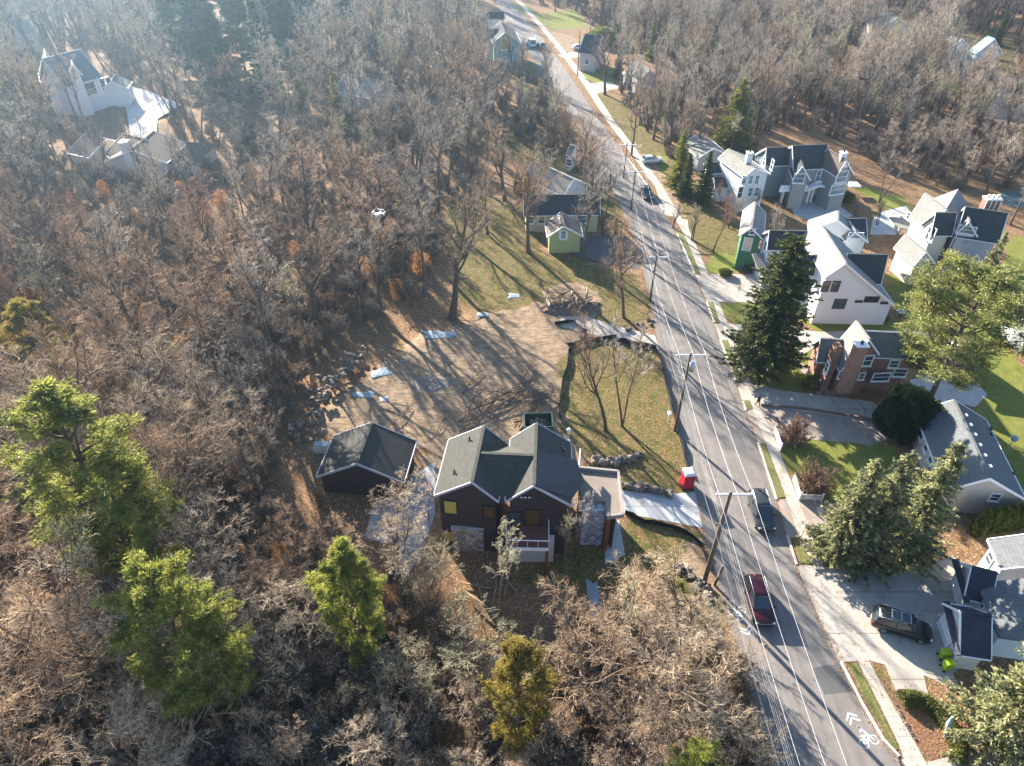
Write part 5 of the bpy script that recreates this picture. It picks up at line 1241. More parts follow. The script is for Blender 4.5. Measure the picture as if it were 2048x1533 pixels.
# ------------------------------------------------------------------ power line
M_POLE = mat("weathered_pole", (.13, .10, .075), .9, .3, 3, .4); M_CABLE = mat("grey_cable", (.3, .3, .31), .6, .05, 3, 0, .1); M_WIRE = mat("bright_wire", (.72, .72, .72), .6, .05, 3, 0, 0)
M_ARM = mat("crossarm_grey", (.55, .57, .6), .6, .15, 3, .1)
poles = [((1408,1165), 985, .24, "tallest power pole leaning over the road beside the dark car"), ((1350,862), 707, .19, "power pole with a transformer beside the green patch"),
         ((1300,603), 512, .17, "power pole standing beside the gravel drive"), ((1262,420), 342, .16, "power pole between the bare trees at the road bend"),
         ((1247,357), 288, .15, "thin power pole beyond the road bend"), ((1155,152), 62, .17, "tall far pole on the yellow lawn right of the road"), ((1092,172), 98, .15, "far pole standing in front of the bright road")]
tops = []
for i, (bp_, ty, r, lb) in enumerate(poles):
    P = G(bp_); H_ = hgt(bp_, ty); o = thing("power_pole", P, lb, "power pole", "power poles along the road")
    b = MB(); b.tube([(0, 0, -.4), (0, 0, H_)], [r, r * .62], 10); b.build("pole", M_POLE, o, True)
    if i < 5:
        x0 = .35 if i == 0 else .1
        b = MB(); b.box((x0, 0, H_ - .25), (3.1, .14, .16)); arm = b.build("crossarm", M_ARM, o)
        if i == 0: pass
        for dx in (-1.4, x0 * .5, 1.4):
            b = MB(); b.tube([(x0 + dx, 0, H_ - .18), (x0 + dx, 0, H_ + .1)], [.06, .045], 8); b.build("insulator", M_LAMP, arm)
        tops.append(((P[0] + x0, P[1]), H_))
        b = MB(); b.box((-.1, 0, H_ * .68), (.9, .1, .1)); b.build("telecom_bracket", M_POLE, o)
    if i == 1:
        b = MB(); b.tube([(.32, -.3, H_ - 2.1), (.32, -.3, H_ - 1.0)], .3, 12); tr_ = b.build("transformer", M_METAL, o, True); b = MB(); b.tube([(.32, -.3, H_ - 1.0), (.32, -.3, H_ - .8)], .07, 6); b.build("bushing", M_LAMP, tr_)
    if i == 0:
        b = MB(); b.tube([(.9, -.3, -.3), (1.05, -.5, 3.2)], .14, 8); b.build("stub_post", M_POLE, o, True)
        b = MB(); b.tube([(.95, -.5, 1.6), (.95, -.5, 2.2)], .1, 6); b.build("meter_box", M_METAL, o)
# end of the line out of the frame
(x1, y1), H1 = tops[0]; (x2, y2), H2 = tops[1]
tops.insert(0, ((x1 + .35, y1 - 34), H1 + .3))
def wire(dx, dzs, label, grp, r=.016, sag=.55, tel=False):
    b = MB(); pts_ = []
    for (pa, ha), (pb, hb) in zip(tops, tops[1:]):
        za, zb = (ha + .1, hb + .1) if not tel else (ha * dzs, hb * dzs)
        for k in range(12):
            f = k / 12; pts_.append((pa[0] + (pb[0] - pa[0]) * f + dx, pa[1] + (pb[1] - pa[1]) * f, za + (zb - za) * f - sag * 4 * f * (1 - f)))
    pts_.append((tops[-1][0][0] + dx, tops[-1][0][1], (tops[-1][1] + .1) if not tel else tops[-1][1] * dzs))
    b.tube(pts_, r, 4); return tag(b.build("power_wire" if not tel else "telecom_cable", M_CABLE if tel else M_WIRE), label, "overhead wire", grp)
wire(-1.4, 0, "bright power wire nearest the woods on the top crossarms", "power wires along the road", .0085)
wire(.1, 0, "bright power wire in the middle of the top crossarms", "power wires along the road", .0085)
wire(1.4, 0, "bright power wire nearest the pavement on the top crossarms", "power wires along the road", .0085)
wire(-.6, .72, "thin telecom cable in the lower bundle on the power poles", "telecom cables along the road", .010, .8, True)
wire(-.35, .70, "thin telecom cable in the lower bundle on the power poles", "telecom cables along the road", .007, .9, True)
wire(-.15, .67, "thin telecom cable in the lower bundle on the power poles", "telecom cables along the road", .010, .7, True)
wire(.12, .65, "thin telecom cable in the lower bundle on the power poles", "telecom cables along the road", .007, .75, True)
wire(-.8, .63, "thin telecom cable in the lower bundle on the power poles", "telecom cables along the road", .010, .8, True)
def cable(a, c, label, r=.018, sag=.5):
    b = MB(); a, c = np.array(a), np.array(c); b.tube([a + (c - a) * f - np.array((0, 0, sag * 4 * f * (1 - f))) for f in np.linspace(0, 1, 14)], r, 4); return tag(b.build("service_cable", M_BLACK), label, "overhead wire")
t3 = tops[3]; cable((t3[0][0], t3[0][1], t3[1] - .5), G((1640,730), 5.5), "dark service cable crossing from the third pole to the brick house", .03)
# ------------------------------------------------------------------ street furniture and building site
h = thing("portable_toilet", G((1372, 972)), "red portable toilet with a pale roof beside the kerb", "portable toilet", None, .12)
b = MB(); b.box((0, 0, 1.08), (1.12, 1.12, 2.0)); b.build("cabin", mat("red_plastic", (.42, .02, .04), .45, .15, 3, .1, patt='vertical', pscale=4), h)
b = MB(); b.loft([[(-.6 * s, -.6 * s, z), (.6 * s, -.6 * s, z), (.6 * s, .6 * s, z), (-.6 * s, .6 * s, z)] for z, s in ((2.08, 1), (2.2, 1), (2.36, .7))]); b.build("roof", mat("pale_plastic", (.62, .70, .74), .4), h)
b = MB(); b.box((0, -.575, 1.05), (.7, .03, 1.8)); b.build("door", MATS["red_plastic"], h); b = MB(); b.tube([(.25, .3, 2.2), (.25, .3, 2.65)], .05, 8); b.build("vent_pipe", M_TRIM, h)
b = MB(); b.box((0, 0, .05), (1.25, 1.25, .14)); b.build("skid", M_BLACK, h)
h = thing("dumpster", G((1076, 862)), "dark green open skip of rubble behind the brown house", "skip", None, .03)
b = MB()
for c_, d_ in (((0, -1.15, .9), (3.2, .1, 1.7)), ((0, 1.15, .9), (3.2, .1, 1.7)), ((-1.6, 0, .9), (.1, 2.2, 1.7)), ((1.6, 0, .9), (.1, 2.2, 1.7)), ((0, 0, .12), (3.2, 2.3, .1))): b.box(c_, d_)
b.build("body", mat("dark_green_steel", (.03, .07, .055), .6, .3, 3, .1), h)
b = MB()
for i in range(22): b.blob((rnd.uniform(-1.3, 1.3), rnd.uniform(-.9, .9), rnd.uniform(.6, .95)), rnd.uniform(.15, .35), i, .6, 6, 4)
tag(b.build("rubble", mat("rubble_mix", (.2, .15, .12), .9, .6, 1.5, .3), None, False, h.location), "broken wood and rubble lying in the dark green skip", "rubble", None, "stuff")
b = MB(); b.box((0, 0, .02), (3.6, .08, .08)); 
def person(p, facing, label, ht=1.75, pose='walk', top=(.02, .02, .025), leg=(.02, .025, .04)):
    q = G(p); o = thing("person", q, label, "person", None, facing)
    J = {'pelvis': (0, 0, .93), 'chest': (.03, 0, 1.28), 'neck': (.05, 0, 1.48), 'head': (.08, 0, 1.60), 'crown': (.07, 0, 1.72),
         'hl': (0, .10, .90), 'kl': (.18, .11, .50), 'al': (.20, .11, .09), 'tl': (.36, .12, .03), 'hr': (0, -.10, .90), 'kr': (-.02, -.11, .49), 'ar': (-.28, -.11, .12), 'tr': (-.14, -.12, .03),
         'sl': (.03, .19, 1.42), 'el': (-.10, .25, 1.14), 'wl': (.02, .24, .90), 'sr': (.03, -.19, 1.42), 'er': (.12, -.25, 1.15), 'wr': (.30, -.20, .98)}
    E_ = [('pelvis','chest'),('chest','neck'),('neck','head'),('head','crown'),('pelvis','hl'),('hl','kl'),('kl','al'),('al','tl'),('pelvis','hr'),('hr','kr'),('kr','ar'),('ar','tr'),('chest','sl'),('sl','el'),('el','wl'),('chest','sr'),('sr','er'),('er','wr')]
    RD = {'pelvis': .15, 'chest': .16, 'neck': .065, 'head': .105, 'crown': .08, 'hl': .11, 'kl': .07, 'al': .05, 'tl': .045, 'hr': .11, 'kr': .07, 'ar': .05, 'tr': .045, 'sl': .08, 'el': .055, 'wl': .04, 'sr': .08, 'er': .055, 'wr': .04}
    for s, sd_ in (('l', 1), ('r', -1)):
        wx, wy, wz = J['w' + s]
        J['p' + s] = (wx + .02, wy, wz - .08); RD['p' + s] = .036; E_.append(('w' + s, 'p' + s))
        for f in range(4):
            nm = 'f%s%d' % (s, f); J[nm] = (wx + .03 + .012 * f, wy + .02 * (f - 1.5), wz - .145 - .012 * (1 if f in (1, 2) else 0)); RD[nm] = .009; E_.append(('p' + s, nm))
        nm = 't%sh' % s; J[nm] = (wx + .05, wy - sd_ * .035, wz - .09); RD[nm] = .010; E_.append(('p' + s, nm))
    ks = list(J); me = bpy.data.meshes.new("body"); me.from_pydata([tuple(np.array(J[k_]) * ht / 1.75) for k_ in ks], [(ks.index(a), ks.index(c)) for a, c in E_], []); me.update()
    bo = link("body", me, mat("dark_clothing", top, .85, .2, 6, 0), o)
    sk = bo.modifiers.new("skin", 'SKIN')
    for i, k_ in enumerate(ks): me.skin_vertices[0].data[i].radius = (RD[k_], RD[k_] * (1.25 if k_ in ('chest', 'pelvis') else 1)); 
    me.skin_vertices[0].data[0].use_root = True
    sb = bo.modifiers.new("sub", 'SUBSURF'); sb.levels = 1; sb.render_levels = 2
    b = MB(); b.blob((.10, 0, 1.60), (.098, .082, .125), 1, .05, 12, 8); hd = b.build("face", mat("skin", (.45, .28, .2), .6, .1, 5, 0), o, True)
    b = MB(); b.blob((.205, 0, 1.59), (.018, .014, .022), 2, .1, 6, 4)
    for s in (-1, 1): b.blob((.09, s * .083, 1.60), (.02, .012, .03), 3, .1, 6, 4)
    b.build("nose_and_ears", MATS["skin"], hd, True)
    b = MB()
    for s in (-1, 1): b.blob((.188, s * .033, 1.615), .011, 2, 0, 6, 4)
    b.box((.195, 0, 1.545), (.012, .04, .008)); b.build("eyes_and_mouth", M_BLACK, hd)
    b = MB(); b.blob((.065, 0, 1.645), (.112, .098, .112), 4, .08, 12, 8); b.build("hair", mat("dark_hair", (.03, .02, .015), .8), o, True)
    b = MB(); b.loft([[(x * .99, y, z) for x, y in [(.02 + r * .8 * cos(t * pi / 5), r * 1.3 * sin(t * pi / 5)) for t in range(10)]] for z, r in ((.78, .19), (1.0, .175), (1.2, .18), (1.36, .185), (1.46, .10))]); b.build("jacket", MATS["dark_clothing"], o, True)
    return o
person((1514,812), -1.1, "person in dark clothes walking on the pavement by the shared drive")
# street sign
h = thing("street_sign", G((1598,1085)), "round pale road sign on a thin post in the narrow verge", "road sign", None, 1.0)
hh_ = hgt((1598,1085), 1045); b = MB(); b.tube([(0, 0, -.1), (0, 0, hh_)], .035, 6); b.build("post", M_METAL, h); b = MB(); b.tube([(0, -.03, hh_ - .25), (0, .03, hh_ - .25)], .34, 16); b.build("sign_face", mat("pale_sign", (.5, .56, .6), .4), h)
# white fences
def picket(a, c, label, n, gap, zt=1.05):
    A, C_ = G(a), G(c); L_ = np.linalg.norm(C_ - A); o = thing("white_fence", A, label, "fence", None, atan2(C_[1] - A[1], C_[0] - A[0]))
    for x in (0, L_): b = MB(); b.box((x, 0, zt / 2 + .05), (.13, .13, zt + .2)); b.build("post", M_TRIM, o)
    b = MB()
    for i in range(n): b.box(((i + .5) * L_ / n, 0, zt / 2), (L_ / n * gap, .03, zt - .1))
    b.build("pickets", M_TRIM, o); b = MB(); b.box((L_ / 2, .05, .3), (L_, .05, .1)); b.box((L_ / 2, .05, .85), (L_, .05, .1)); b.build("rail", M_TRIM, o); return o
picket((1560,902), (1548,866), "short white fence panel at the corner of the shared drive", 12, .96)
picket((1597,1000), (1586,962), "white fence panel running along the pavement by the lower round bush", 12, .96)
picket((1598,1001), (1642,1003), "white picket fence with gaps beside the narrow tan drive", 12, .5)
# black chain fence at right
def runfence(name, pts_, ht, m, label, step=2.4, mesh_gap=.3, cat="fence", slack=0.0, th=.02):
    P = [G(p)[:2] for p in densify(pts_, 14)]; o = thing(name, (P[0][0], P[0][1], 0), label, cat); org = o.location
    b = MB(org)
    for i, (p, q) in enumerate(zip(P, P[1:])):
        nn = np.array((-(q - p)[1], (q - p)[0])) / (np.linalg.norm(q - p) + 1e-6) * th
        w0 = slack * sin(i * 1.9); w1 = slack * sin((i + 1) * 1.9)
        b.add([(p[0] - nn[0], p[1] - nn[1], -.05), (q[0] - nn[0], q[1] - nn[1], -.05), (q[0] + w1, q[1], ht + w1 * .6), (p[0] + w0, p[1], ht + w0 * .6), (p[0] + nn[0], p[1] + nn[1], -.05), (q[0] + nn[0], q[1] + nn[1], -.05)], [(0, 1, 2, 3), (5, 4, 3, 2)])
    b.build("fabric", m, o)
    acc = 0; last = None
    for p in P:
        if last is None or np.linalg.norm(p - last) > step:
            bb = MB(org); bb.tube([(p[0], p[1], -.1), (p[0], p[1], ht + .15)], .03, 5); bb.build("stake", M_POLE if name == "silt_fence" else M_BLACK, o); last = p
    return o
M_SILT = mat("black_silt_fabric", (.015, .015, .017), .7, .3, 3, .2)
runfence("silt_fence", [(1236,682),(1310,698),(1320,720),(1338,800),(1352,850),(1366,905),(1376,950)], .6, M_SILT, "black silt fence along the kerb beside the green patch", slack=.1)
runfence("silt_fence", [(1235,676),(1190,682),(1150,690),(1138,705),(1132,740),(1122,780),(1118,830),(1125,850)], .6, M_SILT, "black silt fence curving along the left side of the green patch", slack=.12)
runfence("silt_fence", [(1250,1028),(1290,1046),(1340,1055),(1385,1075),(1405,1098),(1418,1140)], .6, M_SILT, "black silt fence below the pale new drive", slack=.14)
runfence("silt_fence", [(1110,650),(1150,645),(1170,668),(1160,690),(1135,690)], .5, M_SILT, "heap of crumpled black silt fabric where the gravel drive meets the lot", slack=.3)
M_CHAIN = mat("chain_link_black", (.03, .035, .035), .7, .2, 4, 0)
o = thing("chain_fence", G((1990,612)), "black rail fence in front of the arborvitae at the right edge", "fence"); org = o.location
fp = [G(p) for p in ((1988,608), (2010,640), (2040,690), (2075,745))]
for p, q in zip(fp, fp[1:]):
    b = MB(org)
    for z in (.15, .7, 1.25, 1.8): b.tube([p + np.array((0, 0, z)), q + np.array((0, 0, z))], .025, 4)
    for i in range(14): r_ = p + (q - p) * i / 14; b.tube([r_, r_ + np.array((0, 0, 1.8))], .014, 4)
    b.build("panel", M_CHAIN, o)
# boulders
M_BOUL = mat("boulder_stone", (.15, .13, .115), .9, .35, 1.2, .7, objrand=.35)
def boulders(pts_, n, r0, r1, label, grp, spread=.5, zmax=.0, seed=1):
    g = random.Random(seed); P = [G(p)[:2] for p in pts_]; seg = [np.linalg.norm(b_ - a) for a, b_ in zip(P, P[1:])]; tot = sum(seg)
    protos = []
    for i in range(n):
        s = (i + .5) / n * tot; j = 0
        while j < len(seg) - 1 and s > seg[j]: s -= seg[j]; j += 1
        p = P[j] + (P[j + 1] - P[j]) * (s / seg[j]); r = g.uniform(r0, r1); z = g.uniform(0, zmax) if zmax else 0
        if i < 6:
            b = MB(); b.blob((0, 0, 0), (1, .8, .7), seed * 10 + i, .75, 8, 5); o_ = b.build("boulder", M_BOUL, None, False, (0, 0, 0)); protos.append(o_)
        else: o_ = protos[g.randrange(6)].copy(); COL.objects.link(o_)
        o_.location = (p[0] + g.gauss(0, spread), p[1] + g.gauss(0, spread), r * .4 + z); o_.scale = (r, r * g.uniform(.8, 1.1), r * g.uniform(.7, 1)); o_.rotation_euler = (g.uniform(-.3, .3), g.uniform(-.3, .3), g.uniform(0, 6.28))
        tag(o_, label, "boulder", grp)
boulders([(600,890),(612,850),(640,810),(668,770),(700,730),(712,712)], 80, .25, .5, "grey boulder in the dry stone wall at the left edge of the dirt lot", "boulders of the wall left of the lot", .7, 1.0, 1)
boulders([(1185,922),(1215,926),(1245,925),(1268,918),(1276,908)], 15, .35, .7, "boulder in the short curved row on the edge of the green patch", "boulders in the curved row", .15, 0, 2)
boulders([(1245,974),(1275,978),(1310,985),(1340,992)], 30, .28, .5, "boulder in the row retaining the pale new drive", "boulders beside the new drive", .25, .3, 3)
boulders([(1355,1140),(1385,1165),(1400,1190),(1420,1200)], 16, .3, .6, "rough rock in the rubble bank at the foot of the tallest power pole", "rocks at the foot of the tallest pole", .6, .3, 4)
boulders([(1250,655),(1290,650),(1310,640)], 7, .25, .5, "stone at the road end of the gravel drive", "stones at the gravel drive entrance", .5, 0, 5)
# white edging stones in the garden bed
boulders([(1668,1118),(1690,1128),(1725,1124)], 12, .12, .18, "small pale edging stone of the bed under the blue spruces", "edging stones under the spruces", .03, 0, 6)
boulders([(1792,1410),(1810,1445),(1830,1480)], 14, .10, .14, "small white edging stone beside the pavement in the hedge bed", "edging stones of the hedge bed", .02, 0, 7)
# plastic sheets lying on the ground
def sheet3(p, w_, d_, label, seed, rz=0):
    g = random.Random(seed); q = G(p); n = 22; V_, F_ = [], []
    for j in range(n + 1):
        for i in range(n + 1):
            u, v = i / n - .5, j / n - .5; rr2 = 1 + .12 * sin(3 * atan2(v, u) + seed); x, y = u * w_ * rr2, v * d_ * rr2
            e_ = max(abs(u), abs(v)) * 2; V_.append((x, y, .03 + .10 * (1 - e_ ** 2) * (1 + g.uniform(-.3, .3)) * .6 + .03 * (1 - e_) * sin(u * 23 + seed) * cos(v * 13)))
    for j in range(n):
        for i in range(n): a = j * (n + 1) + i; F_.append((a, a + 1, a + n + 2, a + n + 1))
    me = npmesh("plastic_sheet", V_, F_, False); o_ = link("plastic_sheet", me, M_PLAST, None, tuple(q)); o_.rotation_euler = (0, 0, rz)
    s_ = o_.modifiers.new("thick", 'SOLIDIFY'); s_.thickness = .02
    return tag(o_, label, "tarp", "pale sheets lying on the site")
sheet3((880,670), 4.2, 1.6, "largest pale blue sheet at the top edge of the dirt lot", 1)
sheet3((1028,592), 1.6, 1.2, "pale blue sheet on the lawn above the dirt lot", 2)
sheet3((965,630), 1.6, 1.0, "pale blue sheet at the foot of the largest tree", 3)
sheet3((762,746), 2.4, 1.5, "crumpled pale sheet beside the upper end of the boulder wall", 4, .4)
sheet3((728,790), 2.6, 1.1, "long pale sheet in the shade right of the boulder wall", 5)
sheet3((768,799), 1.0, .9, "small pale sheet right of the long one", 6)
sheet3((1187,1200), 1.0, 4.0, "narrow blue sheet lying on the slope below the stone wall", 7)
# soil heaps
def heap(p, w_, d_, h_, m, name, label, cat, seed=0):
    q = G(p); g = np.random.default_rng(seed); n = 26; x, y = np.meshgrid(np.linspace(-1, 1, n), np.linspace(-1, 1, n)); r2 = x * x + y * y
    z = h_ * np.clip(1 - r2, 0, 1) ** .8 * (1 + .35 * g.normal(0, 1, x.shape)) - .05
    i0_ = (np.arange(n - 1)[:, None] * n + np.arange(n - 1)[None]).ravel(); me = npmesh(name, np.stack([x * w_, y * d_, z], -1).reshape(-1, 3), np.stack([i0_, i0_ + 1, i0_ + n + 1, i0_ + n], -1), True)
    return tag(link(name, me, m, None, tuple(q)), label, cat)
M_SOIL = mat("soil", (.16, .11, .08), .95, .5, 1.5, .8); M_GRAV = mat("grey_gravel", (.20, .175, .15), .9, .3, 6, .6)
heap((862,768), 2.6, 1.7, .25, M_GRAV, "gravel_heap", "pale grey gravel heap in the middle of the dirt lot", "gravel heap", 1)
heap((1140,618), 4.6, 2.0, .9, M_SOIL, "soil_heap", "brown soil heap with uprooted logs on the lawn", "soil heap", 2)
# logs and brush
M_LOG = mat("log_bark", (.22, .165, .11), .9, .35, 2, .5)
def logs(c, n, lmin, lmax, r, rx, ry, label, name, cat, grp, seed, zr_=.5, ang=None, m=M_LOG, br=0):
    g = random.Random(seed); q = G(c)
    for i in range(n):
        a = g.uniform(0, pi) if ang is None else g.gauss(ang, .45); L_ = g.uniform(lmin, lmax); x, y = q[0] + g.uniform(-rx, rx), q[1] + g.uniform(-ry, ry); z = g.uniform(.1, zr_)
        b = MB((x, y, 0)); d = np.array((cos(a), sin(a), g.uniform(-.04, .12))) * L_ / 2; c0 = np.array((x, y, z)); mid_ = c0 + np.array((g.uniform(-.2, .2), g.uniform(-.2, .2), .12)) * L_ * .3
        rr = r * g.uniform(.6, 1.3); b.tube([c0 - d, mid_, c0 + d], [rr, rr * .8, rr * .45], 6)
        for k in range(br):
            f = g.uniform(.1, .95); s0 = c0 - d + 2 * d * f; a2 = a + g.choice((-1, 1)) * g.uniform(.4, 1.0); l2 = L_ * g.uniform(.15, .4); e0 = s0 + np.array((cos(a2), sin(a2), g.uniform(.0, .5))) * l2; b.tube([s0, (s0 + e0) / 2 + np.array((0, 0, .1)), e0], [rr * .5, rr * .35, rr * .15], 4)
        tag(b.build(name, m, None, True), label, cat, grp)
logs((1135,603), 26, 1.2, 3.2, .13, 3.6, 1.6, "cut log or root in the pile on the lawn beside the gravel drive", "log", "log", "logs piled on the lawn", 3, 1.2)
logs((1010,800), 30, 2.5, 7.5, .07, 5.5, 5.0, "felled branch lying in the brush heap on the dirt lot", "fallen_branch", "branch", "felled branches on the dirt lot", 4, .9, .85, mat("dead_branch", (.15, .11, .085), .9, .3, 2, .3), 9)
logs((880,850), 10, 2.0, 4.5, .06, 5.0, 2.0, "pale stick lying on the dirt lot between the two roofs", "fallen_stick", "branch", "sticks on the dirt lot", 5, .3, 1.0, M_LOG, 4)
logs((985,1180), 6, 2.5, 5.0, .14, 2.2, 1.6, "fallen log in the shade below the balcony", "fallen_log", "log", "fallen logs below the brown house", 6, .3, 2.2)
logs((860,1010), 5, 4.0, 5.6, .05, .4, 1.6, "timber pole leaning at the left wall of the brown house", "timber_pole", "pole", "timber poles beside the brown house", 8, 2.4, 1.45, M_WOODB)
# wheelie bins
def bin_(p, label, body, lid, rz=0, s=1.0):
    o = thing("wheelie_bin", G(p), label, "wheelie bin", None, rz); b = MB(); b.loft([[(x * q, y * q, z) for x, y in ((-.3, -.33), (.3, -.33), (.3, .33), (-.3, .33))] for z, q in ((.08, .8), (1.0, 1))]); b.build("body", body, o)
    b = MB(); b.loft([[(x * q, y * q + .0, z) for x, y in ((-.34, -.4), (.34, -.4), (.34, .38), (-.34, .38))] for z, q in ((1.0, 1), (1.06, 1), (1.12, .8))]); b.build("lid", lid, o)
    for sx in (-1, 1): b = MB(); b.tube([(sx * .25, .3, .12), (sx * .33, .3, .12)], .12, 10); b.build("wheel", M_TYRE, o)
    o.scale = (s, s, s); return o
M_LIME = mat("lime_plastic", (.28, .42, .02), .4, .1, 3, 0); M_BIN = mat("black_plastic", (.03, .03, .035), .5, .15, 3, 0)
bin_((1884,1316), "lime green wheelie bin beside the white garage wall, the upper of two", M_LIME, M_LIME, 1.5, 1.0); bin_((1890,1338), "lime green wheelie bin beside the white garage wall, the lower of two", M_LIME, M_LIME, 1.6, 1.0)
bin_((1126,489), "lime green wheelie bin in front of the yellow garage", M_LIME, M_LIME); bin_((1138,490), "black wheelie bin next to the lime one at the yellow garage", M_BIN, M_BIN); bin_((1147,492), "black wheelie bin on the right by the yellow garage", M_BIN, M_BIN)
# hedge arc
HP = [(1797,1400),(1815,1398),(1840,1404),(1865,1420),(1885,1440),(1900,1465),(1912,1495),(1915,1530)]
hp = [G(p)[:2] for p in densify(HP, 6)]; rg = np.random.default_rng(8); C = []
for i in range(16000):
    j = rg.integers(0, len(hp) - 1); f = rg.random(); c = hp[j] * (1 - f) + hp[j + 1] * f; t = hp[j + 1] - hp[j]; t = t / np.linalg.norm(t); nn = np.array((-t[1], t[0])); a = rg.random() * pi; r = .62 * rg.random() ** .3
    cc = c + nn * r * cos(a) * 1.05; C.append((cc[0], cc[1], .1 + r * sin(a) * 1.5 + rg.normal(0, .03)))
C = np.array(C); o0 = np.array((*hp[0], 0)); d = nrm(rg.normal(0, 1, C.shape) + np.array((0, 0, .6))); pr = nrm(np.cross(d, rg.normal(0, 1, C.shape))) * .035
v_, f_ = quads(C - o0, d * .08, pr); me = npmesh("hedge", v_, f_); tag(link("hedge", me, foliage("hedge_green", (.06, .08, .02), (.20, .19, .05), .3), None, tuple(o0)), "clipped arc shaped hedge around the mulch bed at the lower right", "hedge")
b = MB(G((1888,1476))); q = G((1888,1476)); b.tube([q, q + np.array((.15, .5, 1.3))], [.05, .25], 6); b.tube([q + np.array((.15, .5, 1.3)), q + np.array((.2, .7, 2.0))], [.25, .1], 6)
tag(b.build("garden_flag", M_PLAST), "pale folded garden parasol standing in the hedge bed", "parasol")
# stepping stones
for i, (p) in enumerate(((1948,1474),(1960,1484),(1975,1500),(1995,1512))):
    q = G(p); b = MB(q); b.prism([(q[0] + .32 * cos(t * pi / 3.5 + i), q[1] + .28 * sin(t * pi / 3.5 + i)) for t in range(7)], 0, .07); tag(b.build("stepping_stone", M_CREAM), ("uppermost", "second", "third", "lowest")[i] + " stepping stone in the leaf covered bed at the lower right", "stepping stone", "stepping stones at the lower right")
# hydrant like red flowers
b = MB(G((1647,1108))); q = G((1647,1108))
for i in range(14): b.blob(q + np.array((rnd.uniform(-.5, .5), rnd.uniform(-.35, .35), rnd.uniform(.15, .5))), .16, i, .5, 6, 4)
tag(b.build("red_shrub", mat("red_leaves", (.42, .05, .03), .7, .4, 2, 0)), "small red leaved shrub at the corner of the bed by the pavement", "shrub")
# grill, patio things, covered post
def table_set(p, label, col):
    o = thing("patio_table", G(p), label, "patio table"); b = MB(); b.tube([(0, 0, .70), (0, 0, .75)], .6, 14); b.build("top", col, o); b = MB(); b.tube([(0, 0, 0), (0, 0, .70)], .05, 6); b.tube([(0, 0, 0), (0, 0, .04)], .3, 10); b.build("leg", M_BLACK, o)
table_set((1800,632), "pale blue patio table right of the white gable house", M_PLAST); table_set((1888,815), "grey patio table on the flagstones behind the cedar", M_METAL); table_set((1850,795), "small dark patio table on the flagstones", M_BLACK)
h = thing("patio_heater", G((1136,884)), "slim white covered post standing behind the brown house", "patio heater")
b = MB(); b.tube([(0, 0, 0), (0, 0, 1.6)], .04, 6); b.tube([(0, 0, 0), (0, 0, .25)], .22, 10); b.build("post", M_TRIM, h); b = MB(); b.tube([(0, 0, 1.2), (0, 0, 1.9), (0, 0, 2.1)], [.12, .26, .12], 10); b.build("cover", M_TRIM, h)
h = thing("feeder_post", G((2012,905)), "blue topped bird feeder beside the end of the long roof", "bird feeder"); b = MB(); b.tube([(0, 0, 0), (0, 0, 1.9)], .04, 6); b.build("post", M_METAL, h); b = MB(); b.tube([(0, 0, 1.9), (0, 0, 2.3), (0, 0, 2.6)], [.3, .4, .1], 8); b.build("roof", M_PLAST, h)
# timber stack beside lawn
b = MB(G((1096,612))); q = G((1096,612)); b.box(q + np.array((0, 0, .5)), (.12, 2.2, 1.0), .15); tag(b.build("timber_board", M_CREAM), "pale board standing upright at the left of the log pile", "board")
# mailbox
h = thing("mailbox", G((1336,842)), "white mailbox on a post against the black fence by the kerb", "mailbox", None, .2); b = MB(); b.tube([(0, 0, 0), (0, 0, 1.1)], .05, 6); b.build("post", M_TRIM, h); b = MB(); b.box((0, 0, 1.2), (.28, .5, .28)); b.build("box", M_TRIM, h)
# edging wall between drives
ep = [G(p) for p in densify([(1521,811),(1600,818),(1700,833),(1766,846)], 30)]; b = MB(ep[0])
for p, q in zip(ep, ep[1:]): b.obox((p + q) / 2 + np.array((0, 0, .12)), (q - p), np.cross(nrm(q - p), (0, 0, 1.)) * .22, np.array((0, 0, .28)))
tag(b.build("low_divider", M_SOIL), "low dark edging between the two halves of the shared drive", "edging")
# quadcopter in the air
D = 46.0; r_ = ray((757,427)); q = np.array((0, 0, CAMZ)) + r_ * D / np.linalg.norm(r_)
o = thing("drone", q, "small white four rotor drone hovering above the left woods", "drone", None, .5)
M_DR = mat("white_drone_plastic", (.8, .8, .82), .4, .05, 5, 0)
b = MB(); b.loft([[(x, y * s, z * s) for y, z in ((-.09, -.05), (.09, -.05), (.1, .03), (-.1, .03))] for x, s in ((-.2, .5), (-.12, 1), (.1, 1), (.2, .55))]); b.build("body", M_DR, o)
for a in (pi / 4, 3 * pi / 4, 5 * pi / 4, 7 * pi / 4):
    b = MB(); e_ = (cos(a) * .36, sin(a) * .36, .03); b.tube([(cos(a) * .08, sin(a) * .08, 0), e_], .025, 6); b.tube([(e_[0], e_[1], -.12), (e_[0], e_[1], .07)], .035, 8); ar = b.build("arm", M_DR, o)
    b = MB(); b.box((e_[0], e_[1], .09), (.44, .035, .008), a * 3); b.build("propeller", M_DR, ar)
b = MB(); b.blob((.15, 0, -.07), .045, 1, 0, 8, 6); b.build("camera", M_BLACK, o)

